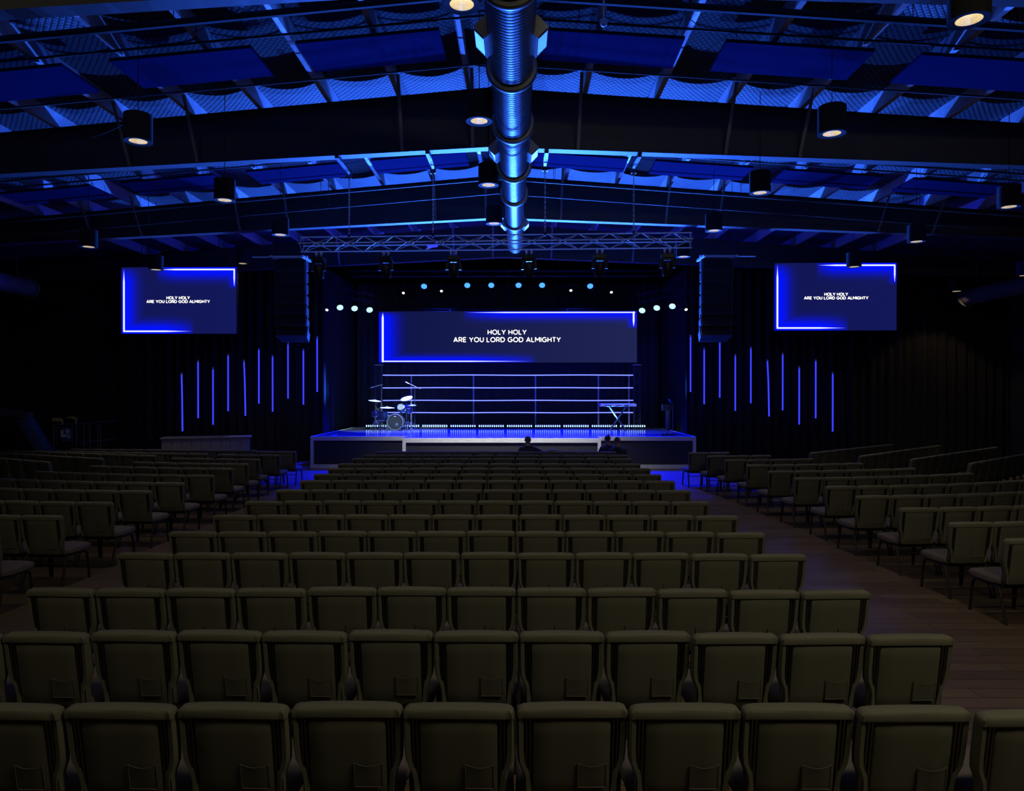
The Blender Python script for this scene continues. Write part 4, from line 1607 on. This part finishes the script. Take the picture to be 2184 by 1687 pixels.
def make_chair():
    t = bpy.data.objects.new('stacking_chair', None)
    t.empty_display_size = .1
    col.objects.link(t)
    for nm in ('backrest', 'seat', 'under_frame'):
        m, mt, sm = CH[nm]
        m.build(nm, mt, t, smooth=sm)
    pn = CH['back_panel'][0].build('back_panel', M['panel'], t, smooth=True)
    pocket_mb().build('pocket', M['panel'], pn, smooth=True)
    for s in (-1, 1):
        tube_mb(s).build('frame_tube', M['tubes'], t, smooth=True)
    for s in (-1, 1):
        for f in (True, False):
            leg_mb(s, f).build('leg', M['legs'], t, smooth=True)
    return t


M['tubes'] = mat('frame_tube_metal', (.10, .10, .10), .22, .9)
chair0 = make_chair()
# one-mesh chair for the far ones
allm = MB()
mats_all = [M['fabric'], M['panel'], M['seat'], M['legs'], M['tubes']]
for idx, parts in enumerate(([backrest_mb()], [panel_mb(), pocket_mb()], [seat_mb()], [stretcher_mb(), leg_mb(1, True), leg_mb(1, False), leg_mb(-1, True), leg_mb(-1, False)], [tube_mb(1), tube_mb(-1)])):
    allm.cur = idx
    for p_ in parts:
        allm.add(p_.v, p_.f)
far_mesh = allm.mesh('stacking_chair', mats_all, True)

S = .53
chairs = []     # (x, y, heading(rotation z), label, group, full)
CR_D = [3.46, 4.50, 5.49, 6.71, 7.73, 8.79, 9.92, 11.07, 12.25, 13.2, 14.25, 15.19, 16.38, 17.36, 18.3]
LXE, RXE = -3.75, 2.64
SEAT_TAKEN = {}
for r_i, D in enumerate(CR_D):
    n = 12
    xe = RXE
    if r_i == 0:
        # the nearest row runs past the right edge of the picture
        xs = [(160 + 236 * k + 113 - 1105) / F * D for k in range(-1, 9)]
    elif r_i == 1:
        xs = [(25 + 180.3 * k + 90 - 1105) / F * D for k in range(-1, 11)]
    else:
        x1 = {2: 1840, 3: 1708, 4: 1624, 5: 1568, 6: 1508, 7: 1469, 8: 1436, 9: 1407.5, 10: 1385, 11: 1364, 12: 1346, 13: 1337, 14: 1290 + 22}[r_i]
        x0 = {2: 67, 3: 257, 4: 365, 5: 460, 6: 527, 7: 590, 8: 642, 9: 671, 10: 702, 11: 723, 12: 752, 13: 777, 14: 803}[r_i]
        sp_ = (x1 - x0) / n
        xs = [(x0 + sp_ * (k + .5) - 1105) / F * D for k in range(n)]
    total = len(xs)
    for k, x in enumerate(xs):
        y = D - .0065 * (x + .55) ** 2 + .03 + random.uniform(-.018, .018)
        rz = random.uniform(-.02, .02) + .012 * (x + .55)
        lab = f'olive fabric chair, centre block, {ORD[r_i]} row from camera, {ORD[total - 1 - k]} from right aisle'
        chairs.append([x, y, rz, lab, 'olive fabric chairs in rows', k in (0, total - 1) or D < 13.5])

# right inner block: aisle-end chair positions (x of left side, depth) and counts
RI = [(4.25, 18.03, 2), (4.47, 17.1, 3), (4.60, 16.1, 4), (4.72, 14.94, 5), (4.75, 13.76, 6), (4.83, 12.68, 7), (4.89, 11.52, 8), (4.87, 10.45, 7), (4.92, 9.35, 6), (4.93, 8.30, 4), (4.94, 7.38, 2)]
LI = [(-5.66, 18.3, 2), (-5.73, 17.3, 3), (-5.83, 16.2, 4), (-5.68, 15.14, 5), (-5.63, 14.2, 6), (-5.5, 13.0, 7), (-5.53, 11.9, 7), (-5.57, 10.9, 6), (-5.5, 9.75, 4), (-5.5, 8.67, 3), (-5.5, 7.6, 1)]
for side, lst in (('right', RI), ('left', LI)):
    sg_ = 1 if side == 'right' else -1
    for r_i, (xa, D, n) in enumerate(lst):
        x, y = xa, D + .03
        rn = len(lst) - 1 - r_i
        for k in range(n):
            th = R(4 + 2.8 * k) if side == 'right' else R(2.5 + 2.4 * k)
            cx = x + sg_ * math.cos(th) * S / 2
            cy = y + math.sin(th) * S / 2
            x += sg_ * math.cos(th) * S
            y += math.sin(th) * S
            lab = f'olive fabric chair, right block, {ORD[rn]} row from camera, {ORD[k]} out from the aisle' if side == 'right' else \
                  f'olive fabric chair, left block, {ORD[rn]} row from camera, {ORD[k]} out from the aisle'
            chairs.append([cx, cy, sg_ * th + random.uniform(-.02, .02), lab, 'olive fabric chairs in rows', k == 0 or D < 13.5])
# outer blocks: straight rows between two end points
RO = [((7.26, 18.03), (10.87, 21.05)), ((8.02, 17.07), (12.0, 20.67)), ((8.81, 16.28), (13.17, 20.0)), ((9.53, 15.34), (13.6, 18.75)), ((10.0, 14.1), (13.4, 16.9))]
LO = [((-6.8, 18.7), (-11.9, 19.05)), ((-7.6, 17.64), (-12.5, 18.5)), ((-8.6, 17.1), (-13.4, 18.6)), ((-9.4, 16.3), (-13.2, 18.0)), ((-10.06, 15.45), (-13.0, 17.05))]
for side, lst in (('right', RO), ('left', LO)):
    for r_i, (p, q) in enumerate(lst):
        L = math.dist(p, q)
        n = int(round(L / S))
        th = math.atan2(q[1] - p[1], abs(q[0] - p[0]))
        for k in range(n):
            t_ = (k + .5) / n
            cx, cy = p[0] + (q[0] - p[0]) * t_, p[1] + (q[1] - p[1]) * t_
            lab = f'olive fabric chair, far {side} angled block, {ORD[len(lst) - 1 - r_i]} row from camera, {ORD[k]} from inner end'
            chairs.append([cx, cy, (1 if side == 'right' else -1) * th, lab, 'olive fabric chairs in rows', k == 0])

# nearest 300 are individuals, the rest is one object
order = sorted(range(len(chairs)), key=lambda i: math.hypot(chairs[i][0], chairs[i][1]) * (1 if abs(chairs[i][0] / chairs[i][1]) < .74 else 10))
keep = set(order[:300])
import sys; sys.stderr.write('CHAIRS %d\n' % len(chairs))
rest = MB()
first = True
for i, (x, y, rz, lab, grp, full) in enumerate(chairs):
    if i in keep:
        if full:
            t = chair0 if first else copy_tree(chair0)
            first = False
        else:
            t = bpy.data.objects.new('stacking_chair', far_mesh)
            col.objects.link(t)
        t.location = (x, y, 0)
        t.rotation_euler = (0, 0, rz)
        tag(t, lab, 'chair', grp)
    else:
        T = Tm((x, y, 0), (0, 0, rz))
        n0 = len(rest.v)
        for p_ in allm.v:
            rest.v.append(tuple(T @ Vector(p_)))
        for f in allm.f:
            rest.f.append([j + n0 for j in f])
        rest.mi += allm.mi
if rest.v:
    o = rest.build('chair_rows', mats_all, smooth=True)
    tag(o, 'remaining olive fabric chairs at the far outer ends of the side blocks', 'chairs', kind='stuff')


# ------------------------------------------------------------------ people
def person(name, loc, rz, lab, reach=False, bun=False, lean=0.0, s=1.0):
    t = empty(name, (loc[0], loc[1], 0), rz, lab, 'person')
    P = {}
    verts, edges_, rad = [], [], []

    def V(k, co, r, frm=None):
        P[k] = len(verts)
        verts.append(Vector(co) * s)
        rad.append(r * s if isinstance(r, (int, float)) else (r[0] * s, r[1] * s))
        if frm is not None:
            edges_.append((P[frm], P[k]))
    V('pel', (0, .17, .57), (.16, .105))
    V('waist', (0, .13, .68), (.155, .11), 'pel')
    V('chest', (0, .10, .86), (.175, .12), 'waist')
    V('neck0', (0, .09, .985), (.085, .078), 'chest')
    V('neck', (0, .10, 1.040), (.066, .066), 'neck0')
    V('jaw', (0, .125, 1.09), (.062, .075), 'neck')
    V('head', (0, .12, 1.165), (.078, .094), 'jaw')
    V('crown', (0, .115, 1.215), (.070, .082), 'head')
    for sg, nm in ((-1, 'l'), (1, 'r')):
        V('sh' + nm, (sg * .185, .09, .925), (.062, .062), 'chest')
        if reach and nm == 'r':
            V('el' + nm, (.40, .06, .83), (.046, .046), 'sh' + nm)
            V('wr' + nm, (.60, -.06, .905), (.030, .026), 'el' + nm)
            V('pm' + nm, (.675, -.045, .915), (.040, .018), 'wr' + nm)
            V('pe' + nm, (.71, -.03, .915), (.038, .015), 'pm' + nm)
            for f, (dy, ln) in enumerate(((-.030, .060), (-.010, .072), (.010, .066), (.028, .052))):
                V(f'f{nm}{f}', (.745, -.03 + dy, .912), (.0085, .0085), 'pe' + nm)
                V(f'g{nm}{f}', (.745 + ln * .5, -.03 + dy, .900), (.008, .008), f'f{nm}{f}')
                V(f'h{nm}{f}', (.745 + ln * .75, -.03 + dy, .875), (.007, .007), f'g{nm}{f}')
            V('th' + nm, (.69, .015, .905), (.010, .010), 'pm' + nm)
            V('tj' + nm, (.725, .030, .885), (.009, .009), 'th' + nm)
        else:
            V('el' + nm, (sg * .235, .20, .69), (.045, .045), 'sh' + nm)
            V('wr' + nm, (sg * .12, .42, .625), (.029, .026), 'el' + nm)
            V('pm' + nm, (sg * .10, .49, .605), (.038, .018), 'wr' + nm)
            for f, (dx_, ln) in enumerate(((-.028, .060), (-.010, .072), (.009, .066), (.026, .052))):
                V(f'f{nm}{f}', (sg * .10 + dx_, .535, .595), (.0085, .0085), 'pm' + nm)
                V(f'g{nm}{f}', (sg * .10 + dx_, .535 + ln * .6, .575), (.0075, .0075), f'f{nm}{f}')
            V('th' + nm, (sg * .10 - sg * .045, .50, .60), (.010, .010), 'pm' + nm)
        V('hip' + nm, (sg * .095, .21, .56), (.09, .08), 'pel')
        V('kn' + nm, (sg * .13, .60, .56), (.062, .06), 'hip' + nm)
        V('an' + nm, (sg * .14, .62, .11), (.040, .042), 'kn' + nm)
        V('toe' + nm, (sg * .15, .80, .05), (.042, .03), 'an' + nm)
    me = bpy.data.meshes.new('body')
    me.from_pydata([tuple(v) for v in verts], edges_, [])
    ob = bpy.data.objects.new('tmp_body', me)
    col.objects.link(ob)
    md = ob.modifiers.new('skin', 'SKIN')
    md.use_smooth_shade = True
    sv = me.skin_vertices[0].data
    for i, r in enumerate(rad):
        sv[i].radius = r if isinstance(r, tuple) else (r, r)
        sv[i].use_root = (i == 0)
    sb = ob.modifiers.new('sub', 'SUBSURF')
    sb.levels = 2
    sb.render_levels = 2
    bpy.context.view_layer.update()
    me2 = bpy.data.meshes.new_from_object(ob.evaluated_get(bpy.context.evaluated_depsgraph_get()))
    col.objects.unlink(ob)
    bpy.data.objects.remove(ob)
    me2.name = 'body'
    me2.materials.clear()
    me2.materials.append(M['skin'])
    me2.materials.append(M['navy'])
    for p_ in me2.polygons:
        c_ = p_.center / s
        skin = c_.z > 1.005
        if reach and c_.x > .44:
            skin = True
        if (not (reach and c_.x > .3)) and c_.y > .45 and abs(c_.x) < .19 and c_.z > .57:
            skin = True
        p_.material_index = 0 if skin else 1
        p_.use_smooth = True
    b_ = bpy.data.objects.new('body', me2)
    col.objects.link(b_)
    b_.parent = t
    # ears and nose follow the head
    m = MB()
    for sg in (-1, 1):
        m.lathe([(0, -.030), (.010, -.022), (.015, 0), (.011, .022), (0, .030)], 10, Tm((sg * .072 * s, .128 * s, 1.145 * s), (-.15, .12 * sg, 0)))
    m.lathe([(0, .03), (.010, .0), (.014, -.02), (0, -.028)], 8, Tm((0, .218 * s, 1.15 * s), (.3, 0, 0)))
    m.build('ears_and_nose', M['skin'], t, smooth=True)
    # cropped hair or tied hair as a cap
    hm = MB()
    prof = []
    for i in range(9):
        a_ = PI / 2 * i / 8
        prof.append((.081 * math.cos(a_), .081 * math.sin(a_)))
    hm.lathe(prof, 24, Tm((0, .108 * s, 1.172 * s), (R(18), 0, 0)) @ Matrix.Diagonal((.97 * s, 1.12 * s, 1.06 * s, 1)))
    if bun:
        hm.lathe([(0, -.03), (.024, -.022), (.033, 0), (.024, .022), (0, .03)], 16, Tm((.0 * s, .055 * s, 1.265 * s), (0, 0, 0)))
        hm.lathe([(0, -.05), (.045, -.04), (.060, 0), (.045, .04), (0, .05)], 16, Tm((0, .072 * s, 1.165 * s), (0, 0, 0)))
    hm.build('hair', M['hair'] if bun else M['stubble'], t, smooth=True)
    return t


Yp = 18.3
px_ = (1125 - 1105) / F * (Yp + .1)
person('person', (px_, Yp + .02), R(-4), 'person with cropped hair in dark top, arm stretched over the next chair back', reach=True)
person('person', ((1317 - 1105) / F * (Yp + .1), Yp + .0), R(3), 'person with cropped hair in dark top at the right end of the front rows', s=.985)
person('person', ((1300 - 1105) / F * (Yp + .6), Yp + .62), R(20), 'person with dark hair tied in a bun, leaning close to their neighbour', bun=True, s=.99)
